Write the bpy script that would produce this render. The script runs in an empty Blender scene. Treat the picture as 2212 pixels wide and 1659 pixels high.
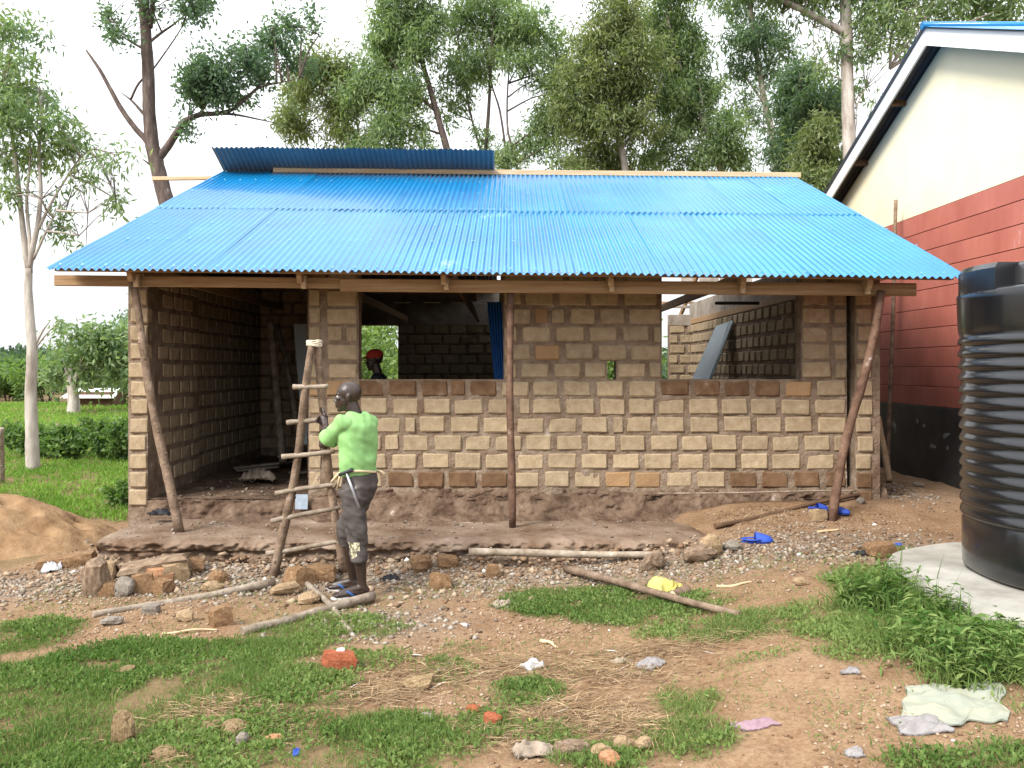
import bpy, math, random
import numpy as np
from mathutils import Vector, Matrix, Quaternion

# ------------------------------------------------------------------ camera, sky, sun, exposure
SC = bpy.context.scene
COL = SC.collection
EYE = 1.80
cam_data = bpy.data.cameras.new('camera')
cam_data.sensor_width = 36.0
cam_data.lens = 2750 / 3264 * 36.0
cam_data.shift_x = 12 / 3264
cam_data.shift_y = -51 / 3264
cam_data.clip_start = 0.1
cam_data.clip_end = 6000
cam = bpy.data.objects.new('camera', cam_data)
cam.location = (0, 0, EYE)
cam.rotation_euler = (math.radians(90), 0, 0)
COL.objects.link(cam)
SC.camera = cam

SUN_DIR = Vector((-0.66, -0.66, 0.84)).normalized()      # towards the sun
world = bpy.data.worlds.new('World')
SC.world = world
world.use_nodes = True
wn, wl = world.node_tree.nodes, world.node_tree.links
wn.clear()
sky = wn.new('ShaderNodeTexSky')
sky.sky_type = 'NISHITA'
sky.sun_disc = False
sky.sun_elevation = math.asin(SUN_DIR.z)
sky.sun_rotation = math.atan2(SUN_DIR.x, SUN_DIR.y)
sky.air_density = 1.0
sky.dust_density = 2.0
geo = wn.new('ShaderNodeTexCoord')
mp = wn.new('ShaderNodeMapping')
mp.inputs['Scale'].default_value = (1.0, 1.0, 2.2)
cl = wn.new('ShaderNodeTexNoise')
cl.inputs['Scale'].default_value = 1.9
cl.inputs['Detail'].default_value = 5
cr = wn.new('ShaderNodeValToRGB')
cr.color_ramp.elements[0].position = 0.30
cr.color_ramp.elements[0].color = (0.82, 0.82, 0.82, 1)
cr.color_ramp.elements[1].position = 0.62
cr.color_ramp.elements[1].color = (0.96, 0.96, 0.96, 1)
mx = wn.new('ShaderNodeMixRGB')
mx.inputs['Color2'].default_value = (12.2, 12.5, 13.0, 1)   # overcast cloud sheet
bg = wn.new('ShaderNodeBackground')
bg.inputs['Strength'].default_value = 0.078
wo = wn.new('ShaderNodeOutputWorld')
wl.new(geo.outputs['Generated'], mp.inputs['Vector'])
wl.new(mp.outputs[0], cl.inputs['Vector'])
wl.new(cl.outputs['Fac'], cr.inputs['Fac'])
wl.new(cr.outputs['Color'], mx.inputs['Fac'])
wl.new(sky.outputs['Color'], mx.inputs['Color1'])
# an overcast sheet is brighter overhead than at the horizon
sx = wn.new('ShaderNodeSeparateXYZ')
wl.new(geo.outputs['Generated'], sx.inputs[0])
gr = wn.new('ShaderNodeMapRange')
gr.inputs['To Min'].default_value = 0.64
gr.inputs['To Max'].default_value = 1.65
wl.new(sx.outputs['Z'], gr.inputs['Value'])
ov = wn.new('ShaderNodeMixRGB'); ov.blend_type = 'MULTIPLY'; ov.inputs['Fac'].default_value = 1
wl.new(mx.outputs['Color'], ov.inputs['Color1'])
wl.new(gr.outputs[0], ov.inputs['Color2'])
wl.new(ov.outputs['Color'], bg.inputs['Color'])
wl.new(bg.outputs[0], wo.inputs['Surface'])

sun_data = bpy.data.lights.new('sun', 'SUN')
sun_data.energy = 3.0
sun_data.angle = math.radians(20)
sun_data.color = (1.0, 0.955, 0.88)
sun = bpy.data.objects.new('sun', sun_data)
sun.rotation_euler = (-SUN_DIR).to_track_quat('-Z', 'Y').to_euler()
sun.location = (-20, -20, 40)
COL.objects.link(sun)

SC.view_settings.view_transform = 'Standard'
SC.view_settings.look = 'None'
SC.view_settings.exposure = 0.90
SC.view_settings.gamma = 1.0
SC.view_settings.use_curve_mapping = False
SC.render.engine = 'CYCLES'
SC.cycles.use_denoising = True
SC.cycles.max_bounces = 6
SC.cycles.diffuse_bounces = 1
SC.cycles.glossy_bounces = 3
SC.cycles.transmission_bounces = 4
SC.cycles.transparent_max_bounces = 4
SC.cycles.caustics_reflective = False
SC.cycles.caustics_refractive = False

# ------------------------------------------------------------------ numeric helpers
PI = math.pi


def S(t):
    t = np.clip(t, 0.0, 1.0)
    return t * t * (3 - 2 * t)


def _hash(i, j, k, seed):
    n = (i * 73856093) ^ (j * 19349663) ^ (k * 83492791) ^ (seed * 2654435761 & 0x7fffffff)
    n = (n ^ (n >> 13)) & 0x7fffffff
    n = (n * 1274126177 + 974711) & 0x7fffffff
    n = (n ^ (n >> 16)) & 0x7fffffff
    n = (n * 668265263 + 37) & 0x7fffffff
    return ((n >> 7) & 0xffff) / 65535.0


def noise(x, y, z=0.0, seed=1):
    """value noise in 0..1, vectorised"""
    x, y, z = np.broadcast_arrays(np.asarray(x, float), np.asarray(y, float), np.asarray(z, float))
    xi, yi, zi = np.floor(x).astype(np.int64), np.floor(y).astype(np.int64), np.floor(z).astype(np.int64)
    u, v, w = S(x - xi), S(y - yi), S(z - zi)
    o = 0
    for a in (0, 1):
        for b in (0, 1):
            for c in (0, 1):
                o = o + (u if a else 1 - u) * (v if b else 1 - v) * (w if c else 1 - w) * _hash(xi + a, yi + b, zi + c, seed)
    return o


def fbm(x, y, z=0.0, seed=1, oct=3):
    t, a, s = 0, 1, 0
    for o in range(oct):
        t = t + a * noise(np.asarray(x) * 2 ** o, np.asarray(y) * 2 ** o, np.asarray(z) * 2 ** o, seed + o)
        s += a
        a *= 0.5
    return t / s


# terrain: z = 0 where the man with the ladder stands
def H(x, y):
    x = np.asarray(x, float)
    y = np.asarray(y, float)
    a = S((x - 0.3) / 2.3)
    z = a * (0.25 + 0.17 * S((y - 7.9) / 1.3)) * S((y - 2.0) / 3.2)
    z = z - 0.05 * S((-x - 3.0) / 1.2)
    z = z + 0.07 * np.exp(-((y - 7.55) / 0.33) ** 2) * S((x + 4.2) / 0.6) * (1 - S((x - 1.4) / 1.2))
    z = z * (1 - S((y - 17) / 12))
    near = 1 - S((y - 11) / 6)
    z = z + near * (0.050 * (fbm(x * 1.6, y * 1.6, 0, 3, 3) - 0.5) + 0.030 * (fbm(x * 7, y * 7, 0, 8, 2) - 0.5))
    far = S((y - 11) / 25)
    z = z + far * 0.55 * (fbm(x * 0.08, y * 0.08, 0, 21, 2) - 0.5)
    inside = (x > -3.85) & (x < 3.55) & (y > 9.0) & (y < 16.7)
    z = np.where(inside, np.minimum(z, 0.15), z)
    return z


# where a sight line through the surveyed picture point (2212 x 1659 grid) meets depth y or the ground
F0, CX0, CY0 = 1863.7, 1098.0, 795.0


def at(vx, vy, y):
    return Vector(((vx - CX0) * y / F0, y, EYE - (vy - CY0) * y / F0))


def G(vx, vy, lift=0.0):
    ys = np.concatenate([np.arange(2.2, 14, 0.01), np.arange(14, 120, 0.1)])
    xs = (vx - CX0) * ys / F0
    zs = EYE - (vy - CY0) * ys / F0
    k = np.argmax(zs < H(xs, ys) + lift)
    return Vector((xs[k], ys[k], float(H(xs[k], ys[k])) + lift))


# ------------------------------------------------------------------ object helpers
def link(o, parent=None):
    COL.objects.link(o)
    if parent is not None:
        o.parent = parent
    return o


def tag(o, label=None, cat=None, group=None, kind=None):
    if label: o['label'] = label
    if cat: o['category'] = cat
    if group: o['group'] = group
    if kind: o['kind'] = kind
    return o


def empty(name, loc=(0, 0, 0), rz=0.0):
    o = bpy.data.objects.new(name, None)
    o.location = loc
    o.rotation_euler = (0, 0, rz)
    o.empty_display_size = 0.1
    return link(o)


def np_mesh(name, V, F, mats, smooth=False, attrs=None, mat_idx=None):
    """V (n,3), F (m,k) -> mesh datablock"""
    V = np.asarray(V, np.float32)
    F = np.asarray(F, np.int32)
    me = bpy.data.meshes.new(name)
    me.vertices.add(len(V))
    me.vertices.foreach_set('co', V.ravel())
    m, k = F.shape
    me.loops.add(m * k)
    me.loops.foreach_set('vertex_index', F.ravel())
    me.polygons.add(m)
    me.polygons.foreach_set('loop_start', np.arange(0, m * k, k, dtype=np.int32))
    me.polygons.foreach_set('loop_total', np.full(m, k, np.int32))
    if smooth:
        me.polygons.foreach_set('use_smooth', np.ones(m, bool))
    for mt in (mats if isinstance(mats, (list, tuple)) else [mats]):
        me.materials.append(mt)
    if mat_idx is not None:
        me.polygons.foreach_set('material_index', np.asarray(mat_idx, np.int32))
    me.update(calc_edges=True)
    for an, av in (attrs or {}).items():
        at_ = me.attributes.new(an, 'FLOAT', 'POINT')
        at_.data.foreach_set('value', np.asarray(av, np.float32))
    return me


def np_obj(name, V, F, mats, parent=None, **kw):
    return link(bpy.data.objects.new(name, np_mesh(name, V, F, mats, **kw)), parent)


class MB:
    """collects shapes, then builds ONE mesh object"""
    def __init__(self):
        self.v, self.f, self.m, self.s = [], [], [], []

    def add(self, verts, faces, mi=0, smooth=False):
        b = len(self.v)
        self.v += [tuple(p) for p in verts]
        for f in faces:
            self.f.append(tuple(b + i for i in f))
            self.m.append(mi)
            self.s.append(smooth)
        return self

    def box(self, c, size, rot=None, mi=0, jit=0.0, rng=None, bev=0.0):
        hx, hy, hz = size[0] / 2, size[1] / 2, size[2] / 2
        if bev > 0:
            vs, fs = chamfer_box(hx, hy, hz, min(bev, hx * .45, hy * .45, hz * .45))
        else:
            vs = [(-hx, -hy, -hz), (hx, -hy, -hz), (hx, hy, -hz), (-hx, hy, -hz), (-hx, -hy, hz), (hx, -hy, hz), (hx, hy, hz), (-hx, hy, hz)]
            fs = [(0, 3, 2, 1), (4, 5, 6, 7), (0, 1, 5, 4), (1, 2, 6, 5), (2, 3, 7, 6), (3, 0, 4, 7)]
        c = Vector(c)
        out = []
        for p in vs:
            p = Vector(p)
            if jit and rng:
                p += Vector((rng.uniform(-jit, jit), rng.uniform(-jit, jit), rng.uniform(-jit, jit)))
            if rot is not None:
                p = rot @ p
            out.append(p + c)
        return self.add(out, fs, mi)

    def beam(self, a, b, w, h, mi=0, up=Vector((0, 0, 1)), bev=0.004):
        a, b = Vector(a), Vector(b)
        d = (b - a)
        L = d.length
        x = d.normalized()
        y = up.cross(x).normalized()
        z = x.cross(y)
        R = Matrix((x, y, z)).transposed()
        return self.box((a + b) / 2, (L, w, h), R, mi, bev=bev)

    def tube(self, pts, radii, seg=8, mi=0, wob=0.0, rng=None, cap=True, smooth=True):
        pts = [Vector(p) for p in pts]
        n = len(pts)
        if not isinstance(radii, (list, tuple)):
            radii = [radii] * n
        t0 = (pts[1] - pts[0]).normalized()
        ref = Vector((0, 0, 1)) if abs(t0.z) < 0.9 else Vector((1, 0, 0))
        u = t0.cross(ref).normalized()
        vs = []
        for i, p in enumerate(pts):
            t = (pts[min(i + 1, n - 1)] - pts[max(i - 1, 0)]).normalized()
            u = (u - t * u.dot(t)).normalized()
            w = t.cross(u)
            r = radii[i]
            ra, rb = r if isinstance(r, tuple) else (r, r)
            for k in range(seg):
                a = 2 * PI * k / seg
                q = 1 + (rng.uniform(-wob, wob) if wob and rng else 0)
                vs.append(p + u * (math.cos(a) * ra * q) + w * (math.sin(a) * rb * q))
        fs = []
        for i in range(n - 1):
            for k in range(seg):
                k2 = (k + 1) % seg
                fs.append((i * seg + k, i * seg + k2, (i + 1) * seg + k2, (i + 1) * seg + k))
        b = len(self.v)
        self.add(vs, fs, mi, smooth)
        if cap:
            self.f.append(tuple(b + k for k in reversed(range(seg)))); self.m.append(mi); self.s.append(False)
            self.f.append(tuple(b + (n - 1) * seg + k for k in range(seg))); self.m.append(mi); self.s.append(False)
        return self

    def ball(self, c, r, seg=10, rings=7, mi=0, rot=None):
        c = Vector(c)
        r = r if isinstance(r, (tuple, list)) else (r, r, r)
        vs = []
        for i in range(rings + 1):
            th = PI * i / rings
            for k in range(seg):
                a = 2 * PI * k / seg
                p = Vector((r[0] * math.sin(th) * math.cos(a), r[1] * math.sin(th) * math.sin(a), r[2] * math.cos(th)))
                if rot is not None: p = rot @ p
                vs.append(c + p)
        fs = []
        for i in range(rings):
            for k in range(seg):
                k2 = (k + 1) % seg
                fs.append((i * seg + k, (i + 1) * seg + k, (i + 1) * seg + k2, i * seg + k2))
        return self.add(vs, fs, mi, True)

    def mesh(self, name, mats):
        me = bpy.data.meshes.new(name)
        me.from_pydata(self.v, [], self.f)
        for mt in (mats if isinstance(mats, (list, tuple)) else [mats]):
            me.materials.append(mt)
        me.polygons.foreach_set('material_index', self.m)
        me.polygons.foreach_set('use_smooth', self.s)
        me.update()
        return me

    def build(self, name, mats, parent=None):
        return link(bpy.data.objects.new(name, self.mesh(name, mats)), parent)


def chamfer_box(hx, hy, hz, b):
    vs, idx = [], {}
    for sx in (-1, 1):
        for sy in (-1, 1):
            for sz in (-1, 1):
                for ax in range(3):
                    p = [sx * hx, sy * hy, sz * hz]
                    for o in range(3):
                        if o != ax:
                            p[o] -= (sx, sy, sz)[o] * b
                    idx[(sx, sy, sz, ax)] = len(vs)
                    vs.append(tuple(p))
    fs = []

    def quad(q):
        a, b_, c = Vector(vs[q[0]]), Vector(vs[q[1]]), Vector(vs[q[2]])
        n = (b_ - a).cross(c - a)
        m = sum((Vector(vs[i]) for i in q), Vector()) / len(q)
        fs.append(tuple(q) if n.dot(m) > 0 else tuple(reversed(q)))
    for ax in range(3):
        o1, o2 = [o for o in range(3) if o != ax]
        for s in (-1, 1):
            q = []
            for (s1, s2) in ((-1, -1), (1, -1), (1, 1), (-1, 1)):
                k = [0, 0, 0]
                k[ax], k[o1], k[o2] = s, s1, s2
                q.append(idx[tuple(k) + (ax,)])
            quad(q)
    for ax in range(3):                       # edges parallel to ax
        o1, o2 = [o for o in range(3) if o != ax]
        for s1 in (-1, 1):
            for s2 in (-1, 1):
                q = []
                for s in (-1, 1):
                    k = [0, 0, 0]
                    k[ax], k[o1], k[o2] = s, s1, s2
                    pair = [idx[tuple(k) + (o1,)], idx[tuple(k) + (o2,)]]
                    q += pair if s == -1 else pair[::-1]
                quad(q)
    for sx in (-1, 1):
        for sy in (-1, 1):
            for sz in (-1, 1):
                quad([idx[(sx, sy, sz, a)] for a in range(3)])
    return vs, fs


def grid_faces(nu, nv, off=0):
    i, j = np.meshgrid(np.arange(nu - 1), np.arange(nv - 1), indexing='ij')
    a = (i * nv + j).ravel() + off
    return np.stack([a, a + nv, a + nv + 1, a + 1], 1)


# ------------------------------------------------------------------ materials
def srgb(r, g, b):
    f = lambda c: (c / 255 / 12.92) if c / 255 <= 0.04045 else ((c / 255 + 0.055) / 1.055) ** 2.4
    return (f(r), f(g), f(b), 1)


def mat(name, cols, rough=0.85, scale=6.0, bump=0.0, bscale=40.0, spec=0.3, metal=0.0, rnd=0.0, stretch=None,
        coat=0.0, trans=0.0, attr=None, detail=6.0, bdist=0.01, contrast=(0.35, 0.65)):
    """noise-mixed base colours (linear rgb), object-random brightness, fine relief"""
    m = bpy.data.materials.new(name)
    m.use_nodes = True
    N, L = m.node_tree.nodes, m.node_tree.links
    P = N['Principled BSDF']
    P.inputs['Roughness'].default_value = rough
    P.inputs['Specular IOR Level'].default_value = spec
    P.inputs['Metallic'].default_value = metal
    if coat:
        P.inputs['Coat Weight'].default_value = coat
        P.inputs['Coat Roughness'].default_value = 0.12
    tc = N.new('ShaderNodeTexCoord')
    oi = N.new('ShaderNodeObjectInfo')
    ad = N.new('ShaderNodeVectorMath'); ad.operation = 'MULTIPLY_ADD'
    cb = N.new('ShaderNodeCombineXYZ')
    for k in range(3):
        L.new(oi.outputs['Random'], cb.inputs[k])
    L.new(cb.outputs[0], ad.inputs[0])
    ad.inputs[1].default_value = (37.0, 23.0, 51.0) if rnd or len(cols) > 1 else (0, 0, 0)
    L.new(tc.outputs['Object'], ad.inputs[2])
    mpn = N.new('ShaderNodeMapping')
    if stretch: mpn.inputs['Scale'].default_value = stretch
    L.new(ad.outputs[0], mpn.inputs['Vector'])
    col = None
    if len(cols) == 1:
        c = N.new('ShaderNodeRGB'); c.outputs[0].default_value = tuple(cols[0][:3]) + (1,)
        col = c.outputs[0]
    else:
        if attr:
            a = N.new('ShaderNodeAttribute'); a.attribute_name = attr
            fac = a.outputs['Fac']
        else:
            nz = N.new('ShaderNodeTexNoise')
            nz.inputs['Scale'].default_value = scale
            nz.inputs['Detail'].default_value = detail
            nz.inputs['Roughness'].default_value = 0.64
            L.new(mpn.outputs[0], nz.inputs['Vector'])
            fac = nz.outputs['Fac']
        rp = N.new('ShaderNodeValToRGB')
        el = rp.color_ramp.elements
        lo, hi = (0.0, 1.0) if attr else contrast
        for i, c in enumerate(cols):
            pos = lo + (hi - lo) * i / (len(cols) - 1)
            e = el[0] if i == 0 else (el[1] if i == len(cols) - 1 else el.new(pos))
            e.position = pos
            e.color = tuple(c[:3]) + (1,)
        L.new(fac, rp.inputs['Fac'])
        col = rp.outputs['Color']
    if rnd:
        hs = N.new('ShaderNodeHueSaturation')
        mr = N.new('ShaderNodeMapRange')
        mr.inputs['To Min'].default_value = 1 - rnd
        mr.inputs['To Max'].default_value = 1 + rnd
        L.new(oi.outputs['Random'], mr.inputs['Value'])
        L.new(mr.outputs[0], hs.inputs['Value'])
        L.new(col, hs.inputs['Color'])
        col = hs.outputs['Color']
    L.new(col, P.inputs['Base Color'])
    if bump:
        bn = N.new('ShaderNodeTexNoise')
        bn.inputs['Scale'].default_value = bscale
        bn.inputs['Detail'].default_value = 5
        L.new(mpn.outputs[0], bn.inputs['Vector'])
        bp = N.new('ShaderNodeBump')
        bp.inputs['Strength'].default_value = bump
        bp.inputs['Distance'].default_value = bdist
        L.new(bn.outputs['Fac'], bp.inputs['Height'])
        L.new(bp.outputs[0], P.inputs['Normal'])
    if trans:
        tr = N.new('ShaderNodeBsdfTranslucent')
        ml = N.new('ShaderNodeMixRGB'); ml.blend_type = 'MULTIPLY'; ml.inputs['Fac'].default_value = 1
        ml.inputs['Color2'].default_value = (1.35, 1.5, 0.75, 1)
        L.new(col, ml.inputs['Color1'])
        L.new(ml.outputs[0], tr.inputs['Color'])
        ms = N.new('ShaderNodeMixShader')
        ms.inputs[0].default_value = trans
        L.new(P.outputs[0], ms.inputs[1])
        L.new(tr.outputs[0], ms.inputs[2])
        L.new(ms.outputs[0], N['Material Output'].inputs['Surface'])
    return m


M = {}
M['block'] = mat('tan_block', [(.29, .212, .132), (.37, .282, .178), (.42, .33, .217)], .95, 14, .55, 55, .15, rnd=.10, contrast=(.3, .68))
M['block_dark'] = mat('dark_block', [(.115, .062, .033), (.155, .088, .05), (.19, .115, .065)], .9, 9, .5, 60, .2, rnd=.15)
M['block_orange'] = mat('orange_block', [(.33, .215, .12), (.38, .27, .16), (.30, .175, .085)], .9, 9, .5, 60, .15, rnd=.12)
M['mortar'] = mat('mortar', [(.165, .112, .074), (.225, .162, .112), (.285, .22, .165)], .95, 7, .8, 38, .1, bdist=.02)
M['concrete'] = mat('grey_concrete', [(.25, .205, .165), (.33, .28, .235), (.40, .35, .30)], .92, 4, .6, 30, .15, bdist=.015)
M['pad'] = mat('pale_concrete', [(.25, .235, .20), (.34, .325, .285), (.40, .385, .345)], .9, 3, .25, 50, .2)
M['mud'] = mat('dark_mud', [(.062, .035, .022), (.105, .062, .038), (.19, .13, .09)], .92, 5, .9, 22, .2, bdist=.03)
M['slab'] = mat('muddy_slab', [(.115, .067, .040), (.19, .122, .076), (.27, .20, .148)], .9, 2.4, .7, 26, .2, bdist=.02, detail=9)
M['timber'] = mat('raw_timber', [(.27, .155, .072), (.37, .225, .11), (.42, .28, .155)], .75, 5, .4, 30, .3, stretch=(.25, 6, 6), rnd=.08)
M['timber_pale'] = mat('pale_timber', [(.45, .32, .19), (.58, .44, .28)], .75, 5, .3, 30, .3, stretch=(.4, 6, 6))
M['timber_dark'] = mat('dark_timber', [(.085, .05, .03), (.14, .085, .05)], .85, 5, .4, 30, .2)
M['pole'] = mat('bark_pole', [(.115, .075, .050), (.19, .125, .085), (.27, .195, .14)], .88, 9, .8, 35, .2, rnd=.15, bdist=.012)
M['pole_red'] = mat('reddish_pole', [(.085, .046, .030), (.135, .075, .05), (.19, .115, .08)], .85, 8, .7, 35, .2, rnd=.1)
M['pole_pale'] = mat('weathered_pole', [(.165, .125, .09), (.26, .205, .155), (.345, .29, .23)], .9, 9, .7, 40, .2, rnd=.15)
M['cut_wood'] = mat('cut_wood', [(.55, .44, .28), (.66, .56, .39)], .8, 12, .2, 40)
# ------------------------------------------------------------------ roof paint
def roof_paint():
    m = mat('blue_roof_paint', [(.002, .150, .37), (.002, .18, .43), (.006, .205, .45)], .34, .9, .35, 2.2, .3, bdist=.03)
    P = m.node_tree.nodes['Principled BSDF']
    P.inputs['Coat Weight'].default_value = .42
    P.inputs['Coat IOR'].default_value = 1.5
    P.inputs['Coat Roughness'].default_value = .07
    return m


M['roof'] = roof_paint()
M['roof_under'] = mat('grey_sheet_underside', [(.15, .185, .225), (.19, .225, .26)], .5, 2, 0, 30, .4)
M['nail'] = mat('nail_washer', [(.16, .36, .52)], .35, metal=.3)

# ------------------------------------------------------------------ ground
def patch(vx, vy, rx, ry, s):
    c = G(vx, vy)
    a, b = G(vx, vy - ry), G(vx, min(vy + ry, 1760))
    return (c.x, c.y, rx * c.y / F0, max(abs(a.y - b.y) / 2, .12), s)


GRASS = [patch(*p) for p in [
    (330, 1600, 450, 130, 1.0), (130, 1480, 280, 90, 1.0), (420, 1470, 230, 70, .95), (640, 1490, 170, 64, .9),
    (820, 1610, 240, 80, 1.0), (700, 1360, 190, 36, .75), (560, 1405, 160, 40, .8), (50, 1380, 140, 50, .75), (300, 1420, 200, 40, .8),
    (1230, 1300, 175, 32, 1.0), (1400, 1318, 200, 34, 1.0), (1620, 1345, 190, 34, 1.0), (1780, 1340, 130, 50, 1.0), (1500, 1360, 160, 22, .7),
    (1930, 1290, 130, 76, 1.0), (2100, 1390, 200, 120, 1.0), (1900, 1390, 150, 46, 1.0), (1965, 1205, 60, 34, .95),
    (1475, 1515, 80, 40, .95), (1490, 1600, 115, 50, .95), (1130, 1500, 100, 36, .8), (960, 1450, 90, 36, .55), (1000, 1400, 90, 24, .4),
    (2130, 1640, 170, 44, .95), (1980, 1640, 110, 28, .7), (30, 1212, 70, 24, .8), (800, 1430, 110, 34, .6),
    (1050, 1570, 90, 40, .6), (1300, 1640, 140, 36, .65), (1180, 1590, 100, 36, .5), (1640, 1420, 120, 16, .4)]]


def grass_cover(x, y):
    x = np.asarray(x, float); y = np.asarray(y, float)
    c = np.zeros_like(x)
    for (gx, gy, rx, ry, s) in GRASS:
        d = np.sqrt(((x - gx) / rx) ** 2 + ((y - gy) / ry) ** 2)
        c = np.maximum(c, s * (1 - S((d - .40) / 1.0)))
    field = np.maximum(S((y - 9.6) / .8), S((-x - 6.2) / .8))
    field = field * (1 - S((x + 3.6) / .5) * (1 - S((y - 17.5) / 2)))
    pile = np.sqrt(((x + 5.9) / 2.0) ** 2 + ((y - 9.25) / 1.45) ** 2)
    field = field * S((pile - .85) / .3)
    c = np.maximum(c, field)
    n = fbm(x * 2.3, y * 2.3, 0, 40, 3)
    n2 = fbm(x * .9 + 9, y * .9, 0, 44, 2)
    return np.clip(c * 1.55 - .55 * n - .35 * n2 + .05, 0, 1) * (c > .02)


def gravel_cover(x, y):
    g = np.exp(-((y - 7.25) / .48) ** 2) * S((x + 5.2) / .8) * (1 - S((x - 3.3) / 1.0))
    g = np.maximum(g, .8 * np.exp(-((x + .9) / .55) ** 2 - ((y - 6.1) / .45) ** 2))
    g = np.maximum(g, .9 * np.exp(-((x - 2.9) / .9) ** 2 - ((y - 7.6) / .5) ** 2))
    g = np.maximum(g, .8 * np.exp(-((x - 4.2) / .8) ** 2 - ((y - 9.6) / .6) ** 2))
    return np.clip(g * (.5 + fbm(x * 3, y * 3, 0, 60, 2)), 0, 1)


def axis(lo, hi, step, far_lo, far_hi):
    a = list(np.arange(lo, hi + 1e-6, step))
    s, p = step, a[-1]
    while p < far_hi:
        s *= 1.16; p += s; a.append(p)
    s, p, b = step, a[0], []
    while p > far_lo:
        s *= 1.16; p -= s; b.append(p)
    return np.array(b[::-1] + a)


gx_ = axis(-6.6, 5.2, .055, -2500, 2500)
gy_ = axis(3.2, 10.2, .055, -600, 4500)
GXX, GYY = np.meshgrid(gx_, gy_, indexing='ij')
GZ = H(GXX, GYY)


def ground_material():
    m = bpy.data.materials.new('earth_and_turf')
    m.use_nodes = True
    N, L = m.node_tree.nodes, m.node_tree.links
    P = N['Principled BSDF']
    P.inputs['Roughness'].default_value = .95
    P.inputs['Specular IOR Level'].default_value = .12
    tc = N.new('ShaderNodeTexCoord')

    def nz(scale, detail=6):
        n = N.new('ShaderNodeTexNoise')
        n.inputs['Scale'].default_value = scale
        n.inputs['Detail'].default_value = detail
        n.inputs['Roughness'].default_value = .65
        L.new(tc.outputs['Object'], n.inputs['Vector'])
        return n.outputs['Fac']

    def ramp(f, stops):
        r = N.new('ShaderNodeValToRGB')
        el = r.color_ramp.elements
        for i, (p, c) in enumerate(stops):
            e = el[0] if i == 0 else (el[1] if i == len(stops) - 1 else el.new(p))
            e.position = p; e.color = tuple(c) + (1,)
        L.new(f, r.inputs['Fac'])
        return r.outputs['Color']

    def mix(f, a, b):
        x = N.new('ShaderNodeMixRGB')
        L.new(f, x.inputs['Fac']); L.new(a, x.inputs['Color1']); L.new(b, x.inputs['Color2'])
        return x.outputs['Color']
    soil = ramp(nz(3.2, 10), [(.28, (.145, .074, .035)), (.5, (.24, .142, .076)), (.72, (.34, .228, .138))])
    soil2 = ramp(nz(38, 3), [(.35, (.15, .08, .041)), (.65, (.36, .245, .15))])
    half = N.new('ShaderNodeValue'); half.outputs[0].default_value = .38
    soil = mix(half.outputs[0], soil, soil2)
    grav = ramp(nz(24, 5), [(.3, (.12, .074, .044)), (.52, (.225, .155, .102)), (.7, (.33, .26, .195))])
    turf = ramp(nz(9, 6), [(.3, (.135, .10, .045)), (.55, (.105, .125, .04)), (.72, (.22, .155, .085))])
    ag = N.new('ShaderNodeAttribute'); ag.attribute_name = 'grass'
    ar = N.new('ShaderNodeAttribute'); ar.attribute_name = 'gravel'
    c = mix(ar.outputs['Fac'], soil, grav)
    c = mix(ag.outputs['Fac'], c, turf)
    L.new(c, P.inputs['Base Color'])
    b = N.new('ShaderNodeBump')
    b.inputs['Strength'].default_value = .8
    b.inputs['Distance'].default_value = .03
    L.new(nz(34, 8), b.inputs['Height'])
    L.new(b.outputs[0], P.inputs['Normal'])
    return m


M['ground'] = ground_material()
ground = np_obj('ground', np.stack([GXX, GYY, GZ], -1).reshape(-1, 3), grid_faces(len(gx_), len(gy_)), M['ground'], smooth=True,
                attrs={'grass': grass_cover(GXX, GYY).ravel(), 'gravel': gravel_cover(GXX, GYY).ravel()})
tag(ground, kind='structure')

# ------------------------------------------------------------------ the house under construction
house = empty('unfinished_house', (0, 9.1, 0.25))
tag(house, 'unfinished stone block house under a shiny blue corrugated iron roof', 'house')
HO = Vector((0, 9.1, 0.25))
COURSE, Z0, YW = .192, .54, 9.10


def local(o, parent_loc=HO):
    """parts are modelled in world coordinates; keep them in place under the house"""
    o.location = -Vector(parent_loc)
    return o


def hpart(mb, name, m, label=None):
    o = local(mb.build(name, m, house))
    if label: o['label'] = label
    return o


def sub(o, part):
    o.parent = part
    return o


rb = random.Random(5)
# six shared block meshes, front face towards -Y, size .28 x .11 x .158
BLK = {}
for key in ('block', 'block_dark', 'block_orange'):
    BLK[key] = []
    for v in range(6):
        vs, fs = chamfer_box(.14, .055, .079, .013)
        r = random.Random(100 + v)
        co = {}
        out = []
        for p in vs:
            k = tuple(1 if c > 0 else -1 for c in p)
            if k not in co:
                co[k] = Vector((r.uniform(-.014, .010), r.uniform(-.005, .005), r.uniform(-.010, .007)))
            j = co[k]
            q = Vector(p) - Vector((k[0] * abs(j.x), -j.y, k[2] * abs(j.z))) + Vector((r.uniform(-.003, .003), 0, r.uniform(-.003, .003)))
            out.append(q)
        BLK[key].append(MB().add(out, fs).mesh('brick', M[key]))
n_single = [0]


def brick(parent, c, w, key='block', h=.158, normal=(0, -1), rngx=rb):
    me = rngx.choice(BLK[key])
    o = bpy.data.objects.new('brick', me)
    link(o, parent)
    ang = math.atan2(normal[0], -normal[1])
    o.location = Vector(c)
    o.rotation_euler = (-.035 + rngx.uniform(-.02, .02), rngx.uniform(-.014, .014), ang + rngx.uniform(-.012, .012))
    o.scale = (w / .28, 1, h / .158)
    n_single[0] += 1
    return o


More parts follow.
